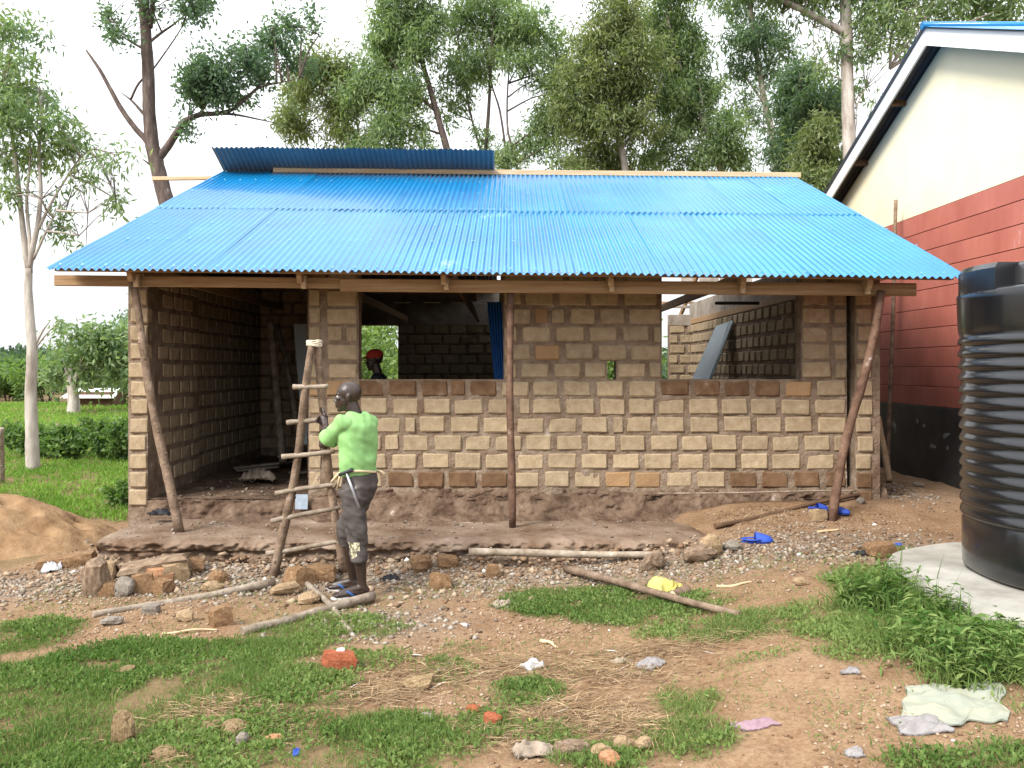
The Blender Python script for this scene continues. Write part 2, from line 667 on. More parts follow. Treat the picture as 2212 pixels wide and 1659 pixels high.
def wall_face(mb, x0, x1, z0, z1, y, thick=.19, step=.026, amp=1.0, seed=3, mi=0):
    """mortar body with a rough front face (towards -Y)"""
    nu, nv = max(2, int((x1 - x0) / step)), max(2, int((z1 - z0) / step))
    X, Z = np.meshgrid(np.linspace(x0, x1, nu), np.linspace(z0, z1, nv), indexing='ij')
    Y = y + amp * (-.030 * (fbm(X * 9, Z * 13, 0, seed, 3) - .52) + .008 * (noise(X * 40, Z * 40, 0, seed + 5) - .5))
    edge = (X == X[0, 0]) | (X == X[-1, 0]) | (Z == Z[0, 0]) | (Z == Z[0, -1])
    Y = np.where(edge, y + .004, Y)
    f = [tuple(q[::1]) for q in grid_faces(nu, nv)]
    mb.add(np.stack([X, Y, Z], -1).reshape(-1, 3), f, mi, True)
    b = y + thick
    a = y + .004
    mb.add([(x0, a, z0), (x1, a, z0), (x1, a, z1), (x0, a, z1), (x0, b, z0), (x1, b, z0), (x1, b, z1), (x0, b, z1)],
           [(4, 7, 6, 5), (0, 3, 7, 4), (1, 5, 6, 2), (3, 2, 6, 7), (0, 4, 5, 1)], mi)


# --- front wall
DJ, W1a, W1b, W2a, W2b, WR = -2.108, -1.578, -.05, 1.621, 3.094, 3.574
ZS = Z0 + 6 * COURSE - .012
ZT = Z0 + 12 * COURSE
mb = MB()
wall_face(mb, DJ, WR, .24, ZS, YW, seed=3)
wall_face(mb, DJ, W1a, ZS, ZT, YW, seed=4)
wall_face(mb, W1b, 1.045, ZS, ZS + COURSE, YW, seed=5)
wall_face(mb, 1.14, W2a, ZS, ZS + COURSE, YW, seed=6)
wall_face(mb, W1b, W2a, ZS + COURSE, ZT, YW, seed=7)
wall_face(mb, W2b, WR, ZS, ZT, YW, seed=8)
front_wall = hpart(mb, 'wall', M['mortar'])
for k in range(12):
    z = Z0 + k * COURSE + .083
    spans = [(DJ, WR)] if k < 6 else [(DJ, W1a), (W1b, 1.045), (1.14, W2a), (W2b, WR)] if k == 6 else [(DJ, W1a), (W1b, W2a), (W2b, WR)]
    for (a, b) in spans:
        x = a + .008
        first = True
        while x < b - .07:
            if first and a == DJ and k % 1 == 0:
                w = rb.uniform(.115, .13)
            elif first and k % 2 == 0 and b - a > .8:
                w = rb.uniform(.13, .19)
            else:
                w = rb.uniform(.265, .315)
            if rb.random() < .05: w = rb.uniform(.10, .16)
            if x + w > b - .012 or b - .012 - (x + w) < .10:
                w = min(b - .012 - x, .36)
            xc = x + w / 2
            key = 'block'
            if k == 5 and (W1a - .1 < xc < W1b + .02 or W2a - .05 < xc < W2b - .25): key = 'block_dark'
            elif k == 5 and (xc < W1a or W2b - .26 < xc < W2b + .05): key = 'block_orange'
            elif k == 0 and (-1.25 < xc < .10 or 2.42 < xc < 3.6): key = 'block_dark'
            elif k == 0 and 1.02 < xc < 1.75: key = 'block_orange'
            elif rb.random() < .015: key = 'block_orange'
            brick(front_wall, (xc, YW + .040 + rb.uniform(-.004, .005), z + rb.uniform(-.006, .005)), w, key, rb.uniform(.162, .174))
            x += w + (rb.uniform(.055, .075) if first and a == DJ else rb.uniform(.030, .056))
            first = False

# --- corner piers, standing a little proud of the front
for (x0, x1, cols, zb, y0) in ((-3.997, -3.79, [(-3.975, .185)], .27, 9.07), (3.63, 3.892, [(3.645, .155), (3.815, .068)], .40, 9.03)):
    mb = MB()
    wall_face(mb, x0, x1, zb - .2, ZT, y0, thick=.26, seed=11 + int(x0 * 3))
    pier = hpart(mb, 'wall', M['mortar'])
    for k in range(-1, 12):
        z = Z0 + k * COURSE + .083
        for (xa, w) in cols:
            j = rb.uniform(-.012, .012)
            key = 'block_dark' if (k <= 0 and x0 > 0) else 'block'
            brick(pier, (xa + w / 2 + j, y0 + .035 + (.03 if w < .1 else 0), z + rb.uniform(-.006, .006)), w + rb.uniform(-.008, .012), key, rb.uniform(.160, .172))

# --- left side wall: a thick pier near the door, then the long wall inside
mb = MB()
mb.box((-3.895, 9.97, 1.62), (.19, 1.26, 2.94), bev=.004)
mb.box((-3.99, 13.7, 1.75), (.17, 6.1, 3.2), bev=.004)
for i in range(20):                                     # gable above the wall plate
    y = 9.4 + i * .36
    zt = 2.67 + (min(y, 26.2 - y) - 8.1) * .409 - .10
    if zt > 3.1: mb.box((-3.985, y, (2.9 + zt) / 2), (.16, .36, zt - 2.9))
left_wall = hpart(mb, 'wall', M['mortar'])
for k in range(0, 12):
    z = Z0 + k * COURSE + .083
    y = 9.36 + (.0 if k % 2 else .12)
    while y < 10.42:
        w = rb.uniform(.24, .29)
        if y + w > 10.6: w = 10.6 - y
        brick(left_wall, (-3.845, y + w / 2, z), w, 'block', .156, (1, 0))
        y += w + .05
mb = MB()
for k in range(0, 13):
    z = Z0 + k * COURSE + .083
    y = 10.68 + (.15 if k % 2 else 0)
    while y < 16.2:
        mb.box((-3.935, y + .14, z), (.08, .28 + rb.uniform(-.02, .02), .156), bev=.01)
        y += .335
o = local(mb.build('brick', M['block'], left_wall), (0, 0, 0)); o['kind'] = 'stuff'

# --- back wall with its ring beam, door gaps and the partition behind the doorway
YB = 16.6
mb = MB()
BACK = [(-3.9, -2.90), (-2.12, 1.75), (3.10, 3.72)]
for i, (a, b) in enumerate(BACK):
    wall_face(mb, a, b, .2, 2.62, YB, seed=30 + i, step=.05)
back_wall = hpart(mb, 'wall', M['mortar'])
rng_b = random.Random(9)
mb = MB()
for k in range(0, 11):
    z = Z0 + k * COURSE + .083
    for (a, b) in BACK:
        x = a + .01 - (.14 if k % 2 else 0)
        while x < b - .05:
            x0, x1 = max(a, x), min(b, x + .285)
            if x1 - x0 > .06:
                if k >= 5 and -1.0 < x0 < 1.8 or (k >= 5 and x0 > 3.0):
                    brick(back_wall, ((x0 + x1) / 2, YB + .04, z), x1 - x0, 'block', .156)
                else:
                    mb.box(((x0 + x1) / 2, YB + .04, z), (x1 - x0, .11, .156), bev=.01)
            x += .335
o = local(mb.build('brick', M['block'], back_wall), (0, 0, 0)); o['kind'] = 'stuff'
mb = MB()
mb.box((-1.08, YB + .09, 2.835), (5.66, .22, .43), bev=.01)
mb.box((-1.55, YB + .12, 3.19), (4.7, .05, .23), bev=.004)
mb.box((3.41, YB + .09, 2.72), (.62, .22, .22), bev=.01)
for xx in (-3.4, -2.3, -1.75, -1.2, -.6, .1, .5): mb.box((xx, YB + .09, 3.065), (.24, .10, .045), bev=.004)
mb.beam((1.75, YB + .1, 3.0), (3.7, YB + .1, 2.98), .10, .05)
for (xa, xb, zz) in ((3.33, 3.62, 3.44), (3.68, 4.05, 3.42), (4.08, 4.7, 3.45)): mb.box(((xa + xb) / 2, YB + .02, zz), (xb - xa, .04, .22), bev=.004)
hpart(mb, 'ring_beam', M['concrete'])
mb = MB()
wall_face(mb, -3.9, -2.62, .2, 3.9, 13.6, thick=.15, seed=36, step=.06)
mb.box((-2.45, 12.2, 1.86), (.14, 2.78, 3.32))  # unseen side wall, added to keep light out of the doorway room
part_wall = hpart(mb, 'wall', M['mortar'])
mb = MB()
for k in range(0, 13):
    x = -3.9 - (.14 if k % 2 else 0)
    while x < -2.7:
        x0, x1 = max(-3.9, x), min(-2.63, x + .285)
        if x1 - x0 > .06:
            mb.box(((x0 + x1) / 2, 13.64, Z0 + k * COURSE + .083), (x1 - x0, .11, .156), bev=.01)
        x += .335
o = local(mb.build('brick', M['block'], part_wall), (0, 0, 0)); o['kind'] = 'stuff'

# --- cross wall between the two rooms
mb = MB()
mb.box((.0, 13.3, 1.55), (.18, 6.5, 2.7))
for i in range(18):  # infill up to the roof, added to block light between the rooms
    y = 10.1 + i * .36
    zt = 2.67 + (min(y, 26.2 - y) - 8.1) * .409 - .12
    if zt > 2.95: mb.box((.0, y, (2.9 + zt) / 2), (.16, .36, zt - 2.9))
cross_wall = hpart(mb, 'wall', M['mortar'])
mb = MB()
for k in range(0, 12):
    y = 10.1 + (.14 if k % 2 else 0)
    while y < 16.2:
        mb.box((-.085, y + .14, Z0 + k * COURSE + .083), (.05, .28, .156), bev=.01)
        mb.box((.085, y + .14, Z0 + k * COURSE + .083), (.05, .28, .156), bev=.01)
        y += .335
o = local(mb.build('brick', M['block'], cross_wall), (0, 0, 0)); o['kind'] = 'stuff'

# --- right side wall seen through the second window
mb = MB()
n = 60
Yg, Zg = np.meshgrid(np.linspace(9.29, 16.6, 150), np.linspace(.2, 2.62, 50), indexing='ij')
Xg = 3.50 + .03 * (fbm(Yg * 9, Zg * 13, 0, 52, 3) - .52)
mb.add(np.stack([Xg, Yg, Zg], -1).reshape(-1, 3), [tuple(q) for q in grid_faces(150, 50)], 0, True)
mb.box((3.64, 12.95, 1.41), (.20, 7.3, 2.40))
right_wall = hpart(mb, 'wall', M['mortar'])
mb = MB()
for k in range(0, 11):
    z = Z0 + k * COURSE + .083
    y = 9.45 + (.14 if k % 2 else 0)
    while y < 16.4:
        w = rb.uniform(.22, .30)
        if k >= 5 and y > 10.4:
            brick(right_wall, (3.535, y + w / 2, z), w, 'block', .150, (-1, 0))
        else:
            mb.box((3.545, y + w / 2, z), (.10, w, .152), bev=.01)
        y += w + .06
o = local(mb.build('brick', M['block'], right_wall), (0, 0, 0)); o['kind'] = 'stuff'
mb = MB()
mb.box((3.63, 13.2, 2.83), (.25, 7.0, .42), bev=.01)
hpart(mb, 'ring_beam', M['concrete'])

# bricks are modelled in world coordinates under walls that sit at -HO: same frame, nothing to shift

# --- floor, mud step and bank against the wall
mb = MB()
nx, ny = 150, 90
X, Y = np.meshgrid(np.linspace(-3.9, 3.5, nx), np.linspace(9.06, 16.6, ny), indexing='ij')
Z = .42 + .03 * (fbm(X * 3, Y * 3, 0, 71, 3) - .5)
mb.add(np.stack([X, Y, Z], -1).reshape(-1, 3), [tuple(q) for q in grid_faces(nx, ny)], 0, True)
hpart(mb, 'floor', M['mud'])
mb = MB()
nx, nt = 420, 40
X, T = np.meshgrid(np.linspace(-3.80, 3.98, nx), np.linspace(0, 1, nt), indexing='ij')
door = S((-1.95 - X) / .12)
prof_y = np.interp(T, [0, .35, .7, 1], [8.70, 8.93, 9.06, 9.13])
prof_z = np.interp(T, [0, .35, .7, 1], [.215, .29, .44, .545])
dy = np.interp(T, [0, .3, .55, 1], [8.86, 9.0, 9.04, 9.12])
dz = np.interp(T, [0, .3, .55, 1], [.215, .26, .41, .43])
Yb = prof_y * (1 - door) + dy * door
Zb = prof_z * (1 - door) + dz * door
rough = .6 * (fbm(X * 5, T * 4, 0, 75, 4) - .5) + .55 * (fbm(X * 16, T * 9, 0, 76, 3) - .5)
Zb = Zb + .075 * rough * np.sin(np.clip(T, 0, .97) * PI) ** .5 * (1 - .5 * door)
Yb = Yb - (.11 * (fbm(X * 6 + 7, T * 5, 0, 79, 3) - .5) + .05 * (fbm(X * 22, T * 12, 0, 80, 2) - .5)) * (T < .97)
mb.add(np.stack([X, Yb, Zb], -1).reshape(-1, 3), [tuple(q) for q in grid_faces(nx, nt)], 0, True)
hpart(mb, 'foundation', M['mud'])

# --- veranda slab with a broken, layered front edge
mb = MB()
prof = [(9.12, .235), (8.9, .238), (8.6, .24), (8.3, .243), (8.1, .245), (7.95, .246), (7.86, .240), (7.80, .222), (7.79, .19), (7.80, .155),
        (7.84, .135), (7.83, .10), (7.81, .06), (7.80, .02), (7.80, -.05), (7.80, -.2)]
# denser along the profile
pp = []
for (a, b) in zip(prof[:-1], prof[1:]):
    m_ = 4
    for i in range(m_): pp.append((a[0] + (b[0] - a[0]) * i / m_, a[1] + (b[1] - a[1]) * i / m_))
pp.append(prof[-1])
nx = 420
xs = np.linspace(-3.72, 2.35, nx)
X = np.repeat(xs[:, None], len(pp), 1)
Y = np.repeat(np.array([p[0] for p in pp])[None], nx, 0)
Z = np.repeat(np.array([p[1] for p in pp])[None], nx, 0)
edge = S((8.05 - Y) / .25)
Y = Y - edge * (.10 * (fbm(X * 2.2, Z * 9, 0, 81, 3) - .45) + .075 * (noise(X * 13, Z * 22, 0, 83) - .5) + .04 * (noise(X * 31, Z * 45, 0, 84) - .5)) + .10 * S((X - 1.5) / .8) * edge
Z = Z + .022 * (fbm(X * 4, Y * 4, 0, 85, 3) - .5) + .012 * (fbm(X * 18, Y * 18, 0, 86, 2) - .5) - .03 * edge * S(fbm(X * 3, Y * 0, 0, 87, 2) - .35) - .16 * S((X - 1.75) / .55)
mb.add(np.stack([X, Y, Z], -1).reshape(-1, 3), [tuple(q[::-1]) for q in grid_faces(nx, len(pp))], 0, True)
endp = [(-3.72, p[0], p[1]) for p in pp[::3]]
mb.add(endp + [(-3.72, 9.12, -.2)], [tuple(range(len(endp) + 1))])
hpart(mb, 'veranda_slab', M['slab'])

# --- roof: two rows of lapped corrugated sheets
YE, YR, ZE, ZR = 8.1, 13.1, 2.67, 4.715
SL = math.atan2(ZR - ZE, YR - YE)
TILT = .0098
roof = empty('roof')
roof.parent = house
roof.location = -HO
roof['label'] = 'bright blue corrugated iron roof in two lapped rows'
PITCH = .0715


def sheet_mesh(name, L, nc=11, seed=0, seg=6, ny=14):
    """corrugations run along local y (up the slope); origin at lower left"""
    nu = nc * seg + 1
    u = np.linspace(0, nc * PITCH, nu)
    v = np.linspace(0, L, ny)
    U, Vv = np.meshgrid(u, v, indexing='ij')
    wz = .0135 * np.sin(U / PITCH * 2 * PI + .6)
    wave = .015 * (noise(U * .9 + seed * 7, Vv * 1.3, 0, 90 + seed) - .5) + .004 * (noise(U * 5, Vv * 3 + seed, 0, 93 + seed) - .5)
    bot = np.stack([U, Vv, wz + wave], -1).reshape(-1, 3)
    top = bot + np.array([0, 0, .0012])
    n = nu * ny
    F = grid_faces(nu, ny)
    faces = np.concatenate([F + n, F[:, ::-1]])
    mi = np.concatenate([np.zeros(len(F)), np.ones(len(F))])
    return np_mesh(name, np.concatenate([bot, top]), faces, [M['roof'], M['roof_under']], smooth=True, mat_idx=mi)


low = [sheet_mesh('roof_sheet', 2.86, seed=i) for i in range(3)]
top = [sheet_mesh('roof_sheet', 2.72, seed=3 + i) for i in range(3)]


def slope_point(x, s, off=0.0):
    """point s metres up the front slope from the eave"""
    return Vector((x, YE + s * math.cos(SL) - off * math.sin(SL), ZE + s * math.sin(SL) + off * math.cos(SL) - TILT * x))


rs = random.Random(31)
slope_rot = Matrix.Rotation(math.atan(TILT), 4, 'Y') @ Matrix.Rotation(SL, 4, 'X')
LENS = (YR - YE) / math.cos(SL)
for row, (s0, meshes, off) in enumerate(((0.0, low, .022), (2.70, top, .0265))):
    for i in range(12):
        x = -4.345 + i * .7165
        o = bpy.data.objects.new('roof_sheet', rs.choice(meshes))
        link(o, roof)
        p = slope_point(x + rs.uniform(-.002, .002), s0 + rs.uniform(-.003, .003), off + (i % 2) * .0013)
        o.matrix_local = Matrix.Translation(p) @ slope_rot @ Matrix.Rotation(rs.uniform(-.0010, .0010), 4, 'X') @ Matrix.Rotation(rs.uniform(-.0015, .0015), 4, 'Z')
# back slope sheets overshoot the ridge on the left part
back = [sheet_mesh('roof_sheet', 2.9, seed=7 + i) for i in range(2)]
OV = .565
for row in range(2):
    for i in range(6):
        x = -4.33 + i * .668
        o = bpy.data.objects.new('roof_sheet', back[(i + row) % 2])
        link(o, roof)
        s_top = -OV + row * 2.78
        # local y runs down the back slope
        p = Vector((x, YR + (s_top) * math.cos(SL), ZR + .05 - s_top * math.sin(SL) - TILT * x + row * -.012))
        o.matrix_local = Matrix.Translation(p) @ Matrix.Rotation(math.atan(TILT), 4, 'Y') @ Matrix.Rotation(-SL, 4, 'X')
# nails with washers
mb = MB()
for s in (.10, 1.15, 1.9, 2.76, 3.75, 4.6, 5.28):
    for i in range(41):
        x = -4.25 + i * .2145 + rs.uniform(-.02, .02)
        if s not in (.10, 2.76) and rs.random() < .35: continue
        p = slope_point(x, s + rs.uniform(-.02, .02), .041 if s < 2.8 else .049)
        r, h = .013, .010
        n = Vector((0, -math.sin(SL), math.cos(SL)))
        t = Vector((0, math.cos(SL), math.sin(SL)))
        ring = [p + (Vector((1, 0, 0)) * math.cos(a) + t * math.sin(a)) * r for a in (0, PI / 3, 2 * PI / 3, PI, 4 * PI / 3, 5 * PI / 3)]
        mb.add(ring + [p + n * h], [(k, (k + 1) % 6, 6) for k in range(6)])
o = mb.build('nail', M['nail'], roof); o['kind'] = 'stuff'
# rafters, purlins, ridge board
for i, x in enumerate((-3.62, -2.0, -.62, .98, 2.25, 3.46)):
    mb = MB()
    mb.beam(slope_point(x, .12, -.085), slope_point(x, LENS, -.085), .05, .10)
    a = Vector((x, YR, ZR - .085 / math.cos(SL) - TILT * x))
    mb.beam(a, a + Vector((0, 4.9, -4.9 * math.tan(SL))), .05, .10)
    mb.build('rafter', M['timber'], roof)
    mb = MB()
    mb.beam((x + .055, 8.50, 2.72 - TILT * x), (x + .055, 16.5, 2.72 - TILT * x), .05, .10)
    mb.build('tie_beam', M['timber'], roof)
    mb = MB()                                            # the squared rafter foot nailed over the veranda beam
    px_ = x + .02
    mb.box((px_, 8.355, 2.61 - TILT * px_), (.046, .05, .125), bev=.004)
    mb.build('rafter_end', M['timber_pale'], roof)
for s in (.10, 1.15, 1.9, 2.76, 3.75, 4.6):
    mb = MB()
    mb.beam(slope_point(-4.30, s, -.012), slope_point(4.22, s, -.012), .05, .04)
    mb.build('purlin', M['timber'], roof)
for s in (.6, 1.8, 3.0, 4.2):
    mb = MB()
    z = ZR - s * math.sin(SL)
    mb.beam((-4.3, YR + s * math.cos(SL), z + .0), (3.95, YR + s * math.cos(SL), z - .04), .05, .04)
    mb.build('purlin', M['timber'], roof)
mb = MB()
mb.beam((-3.55, YR - .06, ZR + .045 + .03), (4.42, YR - .06, ZR + .045 - .045), .035, .075)
mb.build('ridge_board', M['timber_pale'], roof)
mb = MB()
mb.beam((3.55, YR - .01, ZR - .062), (4.2, YR - .03, ZR - .066), .06, .045)
mb.build('ridge_board', M['timber_pale'], roof)
mb = MB()
mb.beam(at(329, 386, 12.9), at(549, 384, 12.9), .05, .055)
mb.build('purlin', M['timber_pale'], roof)['label'] = 'pale purlin end sticking out beyond the roof'

# --- veranda beam in two lengths, posts
mb = MB()
mb.beam(at(119, 606, 8.46), at(745, 612, 8.46), .05, .105, bev=.006)
hpart(mb, 'beam', M['timber'])
mb = MB()
mb.beam(at(735, 616, 8.42), at(1978, 626, 8.42), .05, .125, bev=.006)
hpart(mb, 'beam', M['timber'], 'thicker reddish veranda beam')
mb = MB()
mb.beam((-3.9, 9.2, 2.885), (3.9, 9.2, 2.84), .10, .05)
hpart(mb, 'wall_plate', M['timber'])


def crooked(a, b, r0, r1, seed, seg=9, n=14, bend=.02, knots=True):
    r = random.Random(seed)
    a, b = Vector(a), Vector(b)
    pts, rad = [], []
    o1, o2 = r.uniform(0, 6), r.uniform(0, 6)
    L = (b - a).length
    side = (b - a).cross(Vector((0.3, 1, .2))).normalized()
    side2 = (b - a).cross(side).normalized()
    for i in range(n + 1):
        t = i / n
        e = math.sin(t * PI)
        pts.append(a.lerp(b, t) + side * (bend * e * math.sin(o1 + 3.1 * t)) + side2 * (bend * e * math.sin(o2 + 4.3 * t)))
        rad.append((r0 + (r1 - r0) * t) * r.uniform(.93, 1.08))
    mb = MB()
    mb.tube(pts, rad, seg, 0, .05, r)
    if knots:
        for _ in range(int(L * 3)):
            t = r.random()
            i = min(int(t * n), n - 1)
            p = pts[i].lerp(pts[i + 1], t * n - i)
            d = Vector((r.uniform(-1, 1), r.uniform(-1, 1), r.uniform(-1, 1))).normalized()
            d = (d - (b - a).normalized() * d.dot((b - a).normalized())).normalized()
            rr = rad[i]
            mb.tube([p + d * rr * .6, p + d * rr * 1.22], [rr * .38, rr * .22], 5)
    return mb


hpart(crooked(at(388, 1150, 8.20), at(286, 603, 8.38), .046, .036, 1, bend=.03), 'post', M['pole'], 'leaning grey bark post')
hpart(crooked(at(1107, 1139, 8.42), at(1103, 632, 8.45), .038, .033, 2, bend=.012), 'post', M['pole_red'], 'slim upright brown post')
hpart(crooked(at(1796, 1132, 8.45), at(1904, 628, 8.36), .048, .037, 3, bend=.045), 'post', M['pole_red'], 'leaning reddish brown post')
print('single bricks', n_single[0])
# ------------------------------------------------------------------ painted neighbour building on the right
M['red'] = mat('brick_red_paint', [(.36, .105, .076), (.42, .13, .096), (.45, .15, .112)], .7, 2.2, .3, 60, .25, stretch=(1, 1, .35), detail=9)
M['cream'] = mat('cream_paint', [(.78, .70, .48), (.82, .755, .55)], .8, 1.2, .1, 50, .2)
M['black_paint'] = mat('black_dado', [(.014, .014, .017), (.024, .024, .028), (.045, .044, .046)], .5, 2.0, .2, 40, .4)
M['white_paint'] = mat('white_board', [(.78, .78, .78), (.83, .83, .82)], .55, 2, 0, 30, .3)
M['stone_soffit'] = mat('grey_soffit', [(.16, .155, .15), (.21, .205, .195)], .8, 4)
M['groove'] = mat('dark_joint', [(.20, .055, .042)], .9)
M['scuff'] = mat('scuffed_plaster', [(.20, .20, .20), (.34, .34, .33)], .9, 9)
XN = 5.17
nb = empty('painted_building', (XN, 9.7, .3))
NB = nb.location.copy()
tag(nb, 'cream and brick red painted building with a black base beside the tank', 'building')


def npart(mb, name, m, label=None):
    o = mb.build(name, m, nb)
    o.location = -NB
    if label: o['label'] = label
    return o


YA, ZA = 10.24, 5.83
mb = MB()
mb.box((XN + 1.6, YA, .75), (3.2, 8.0, 1.16), bev=.006)
dado = npart(mb, 'wall', M['black_paint'], 'black painted wall base')
for (y, z, l, a) in ((10.9, 1.13, .09, 1.3), (10.72, 1.08, .12, .2), (10.2, 1.0, .22, -.3), (10.5, .85, .2, .1), (10.15, .86, .07, .2)):
    s = MB()
    r = random.Random(int(y * 100))
    pts = []
    for k in range(9):
        an = 2 * PI * k / 9
        q = r.uniform(.5, 1)
        u, v = math.cos(an) * l * .5 * q, math.sin(an) * .035 * q
        pts.append((XN - .004, y + u * math.cos(a) - v * math.sin(a), z + u * math.sin(a) + v * math.cos(a)))
    s.add(pts + [(XN + .004, y, z)], [tuple(range(9))] + [(k, 9, (k + 1) % 9) for k in range(9)])
    o = s.build('scuff', M['scuff'], dado)
mb = MB()
mb.box((XN + 1.62, YA, 2.535), (3.215, 7.96, 2.39))
course_wall = npart(mb, 'wall', M['groove'], 'red wall scored with horizontal courses')
zb = 1.338
for k in range(10):
    h = .24
    s = MB()
    s.box((XN + .10, YA, zb + h / 2 - .006), (.20, 7.99, h - .007), bev=.004)
    s.build('panel', M['red'], course_wall)
    zb += h
mb = MB()
x0, x1 = XN + .008, XN + 3.2
pts = [(YA - 3.99, 3.737), (YA + 3.99, 3.737), (YA + 3.99, ZA - 3.99 * .41 - .16), (YA, ZA - .16), (YA - 3.99, ZA - 3.99 * .41 - .16)]
mb.add([(x0, a, b) for a, b in pts] + [(x1, a, b) for a, b in pts],
       [(4, 3, 2, 1, 0), (5, 6, 7, 8, 9)] + [(i, (i + 1) % 5, 5 + (i + 1) % 5, 5 + i) for i in range(5)])
npart(mb, 'gable', M['cream'])
XB = 4.95
for s in (-1, 1):
    mb = MB()
    e = Vector((XB, YA + s * 4.55, ZA - 4.55 * .41))
    t = Vector((XB, YA, ZA))
    d = .20
    q = [t, e, e - Vector((0, 0, d)), t - Vector((0, 0, d))]
    mb.add([tuple(p) for p in q] + [(p.x + .025, p.y, p.z) for p in q],
           [(0, 1, 2, 3), (7, 6, 5, 4), (0, 4, 5, 1), (1, 5, 6, 2), (2, 6, 7, 3)] if s < 0 else [(3, 2, 1, 0), (4, 5, 6, 7), (1, 5, 4, 0), (2, 6, 5, 1), (3, 7, 6, 2)])
    npart(mb, 'bargeboard', M['white_paint'])
    for k in (1.0, 2.2, 3.4):                            # timber ends under the verge
        mb = MB()
        y = YA + s * k
        mb.box((XB + .13, y, ZA - k * .41 - .17), (.20, .05, .07), Matrix.Rotation(-s * math.atan(.41), 3, 'X'))
        npart(mb, 'purlin_end', M['timber_dark'])
    # corrugated roof slope
    nu, nv = 8, 130
    U, Vv = np.meshgrid(np.linspace(0, 4.62, nu), np.linspace(XB - .035, XB + 4.2, nv * 4), indexing='ij')
    Zc = ZA + .022 - U * .41 + .009 * np.sin(Vv / .0762 * 2 * PI)
    Vt = np.stack([Vv, YA + s * U, Zc], -1).reshape(-1, 3)
    n = len(Vt)
    F = grid_faces(nu, nv * 4)
    F = F if s < 0 else F[:, ::-1]
    o = np_obj('roof', np.concatenate([Vt, Vt - np.array([0, 0, .012])]), np.concatenate([F[:, ::-1], F + n]), [M['roof'], M['stone_soffit']], nb, smooth=True,
               mat_idx=np.concatenate([np.zeros(len(F)), np.ones(len(F))]))
    o.location = -NB
mb = MB()
mb.tube([(XB - .04, YA, ZA + .035), (XB + 4.2, YA, ZA + .035)], .045, 10)
npart(mb, 'ridge_cap', M['roof'])

# thin poles beside the wall
def stick(name, a, b, r0, r1, m, label, cat='pole', seed=1, group=None, bend=.015, ends=True):
    a, b = Vector(a), Vector(b)
    c = Vector(((a.x + b.x) / 2, (a.y + b.y) / 2, min(a.z, b.z)))
    mb = crooked(a - c, b - c, r0, r1, seed, bend=bend)
    o = mb.build(name, m)
    o.location = c
    tag(o, label, cat, group)
    return o


o = stick('pole', at(1917, 1035, 11.0), at(1935, 432, 11.2), .028, .024, M['pole'], 'tall thin upright pole between the stone house and the red wall', seed=41)
o = stick('timber_offcut', at(1921, 1040, 10.3), at(1896, 901, 10.55), .042, .038, M['timber_pale'], 'short pale yellow timber leaning against the house corner', 'timber', seed=42, bend=.004)

# ------------------------------------------------------------------ water tank on its concrete pad
M['tank'] = mat('black_tank_plastic', [(.004, .0045, .006), (.007, .0075, .009)], .26, 2.5, .12, 6, .6, bdist=.006, coat=.5)
TC = Vector((4.05, 5.77, .40))
tank = empty('water_tank', TC)
tag(tank, 'big black ribbed plastic water tank standing on a pale concrete pad', 'water tank')
prof = [(.0, .0), (.86, .0), (.895, .03), (.90, .10), (.903, .33)]
zr = .36
for k in range(15):
    r = .905 + .02 * k / 15
    prof += [(r - .010, zr), (r - .013, zr + .010), (r - .011, zr + .020), (r + .007, zr + .026), (r + .010, zr + .032), (r + .006, zr + .050), (r - .002, zr + .068), (r - .007, zr + .077)]
    zr += .0845
prof += [(.925, zr + .02), (.93, zr + .06), (.935, 1.86), (.937, 1.905), (.925, 1.922), (.80, 1.93)]
prof += [(.785, 1.95), (.78, 2.06), (.76, 2.085), (.40, 2.16), (.24, 2.18), (.0, 2.18)]
seg = 96
mb = MB()
vs, fs = [], []
for (r, z) in prof:
    for k in range(seg):
        a = 2 * PI * k / seg
        q = 1 + (.002 * math.sin(3 * a + z * 2))
        vs.append((r * q * math.cos(a), r * q * math.sin(a), z))
for i in range(len(prof) - 1):
    for k in range(seg):
        k2 = (k + 1) % seg
        fs.append((i * seg + k, i * seg + k2, (i + 1) * seg + k2, (i + 1) * seg + k))
mb.add(vs, fs, 0, True)
mb.build('body', M['tank'], tank)
for k in range(4):                                       # lifting lugs moulded on the shoulder
    mb = MB()
    a0 = math.radians(178) + k * PI / 2
    arc = []
    for (r, z) in ((.938, 1.90), (.938, 2.05), (.915, 2.085), (.74, 2.09), (.74, 1.92)):
        arc.append((r, z))
    n = 9
    vs = []
    for i in range(n):
        a = a0 + math.radians(30) * (i / (n - 1) - .5)
        for (r, z) in arc: vs.append((r * math.cos(a), r * math.sin(a), z))
    fs = []
    for i in range(n - 1):
        for j in range(4): fs.append((i * 5 + j, (i + 1) * 5 + j, (i + 1) * 5 + j + 1, i * 5 + j + 1))
    fs += [(0, 1, 2, 3, 4), tuple((n - 1) * 5 + j for j in (4, 3, 2, 1, 0))]
    mb.add(vs, fs)
    mb.build('lug', M['tank'], tank)
mb = MB()
mb.tube([(0, 0, 2.17), (0, 0, 2.24)], .24, 24, smooth=True)
mb.build('lid', M['tank'], tank)
mb = MB()
seg = 72
rings = [(1.0, 0), (1.015, -.05), (1.01, -.30)]
vs = [(0, 0, 0)]
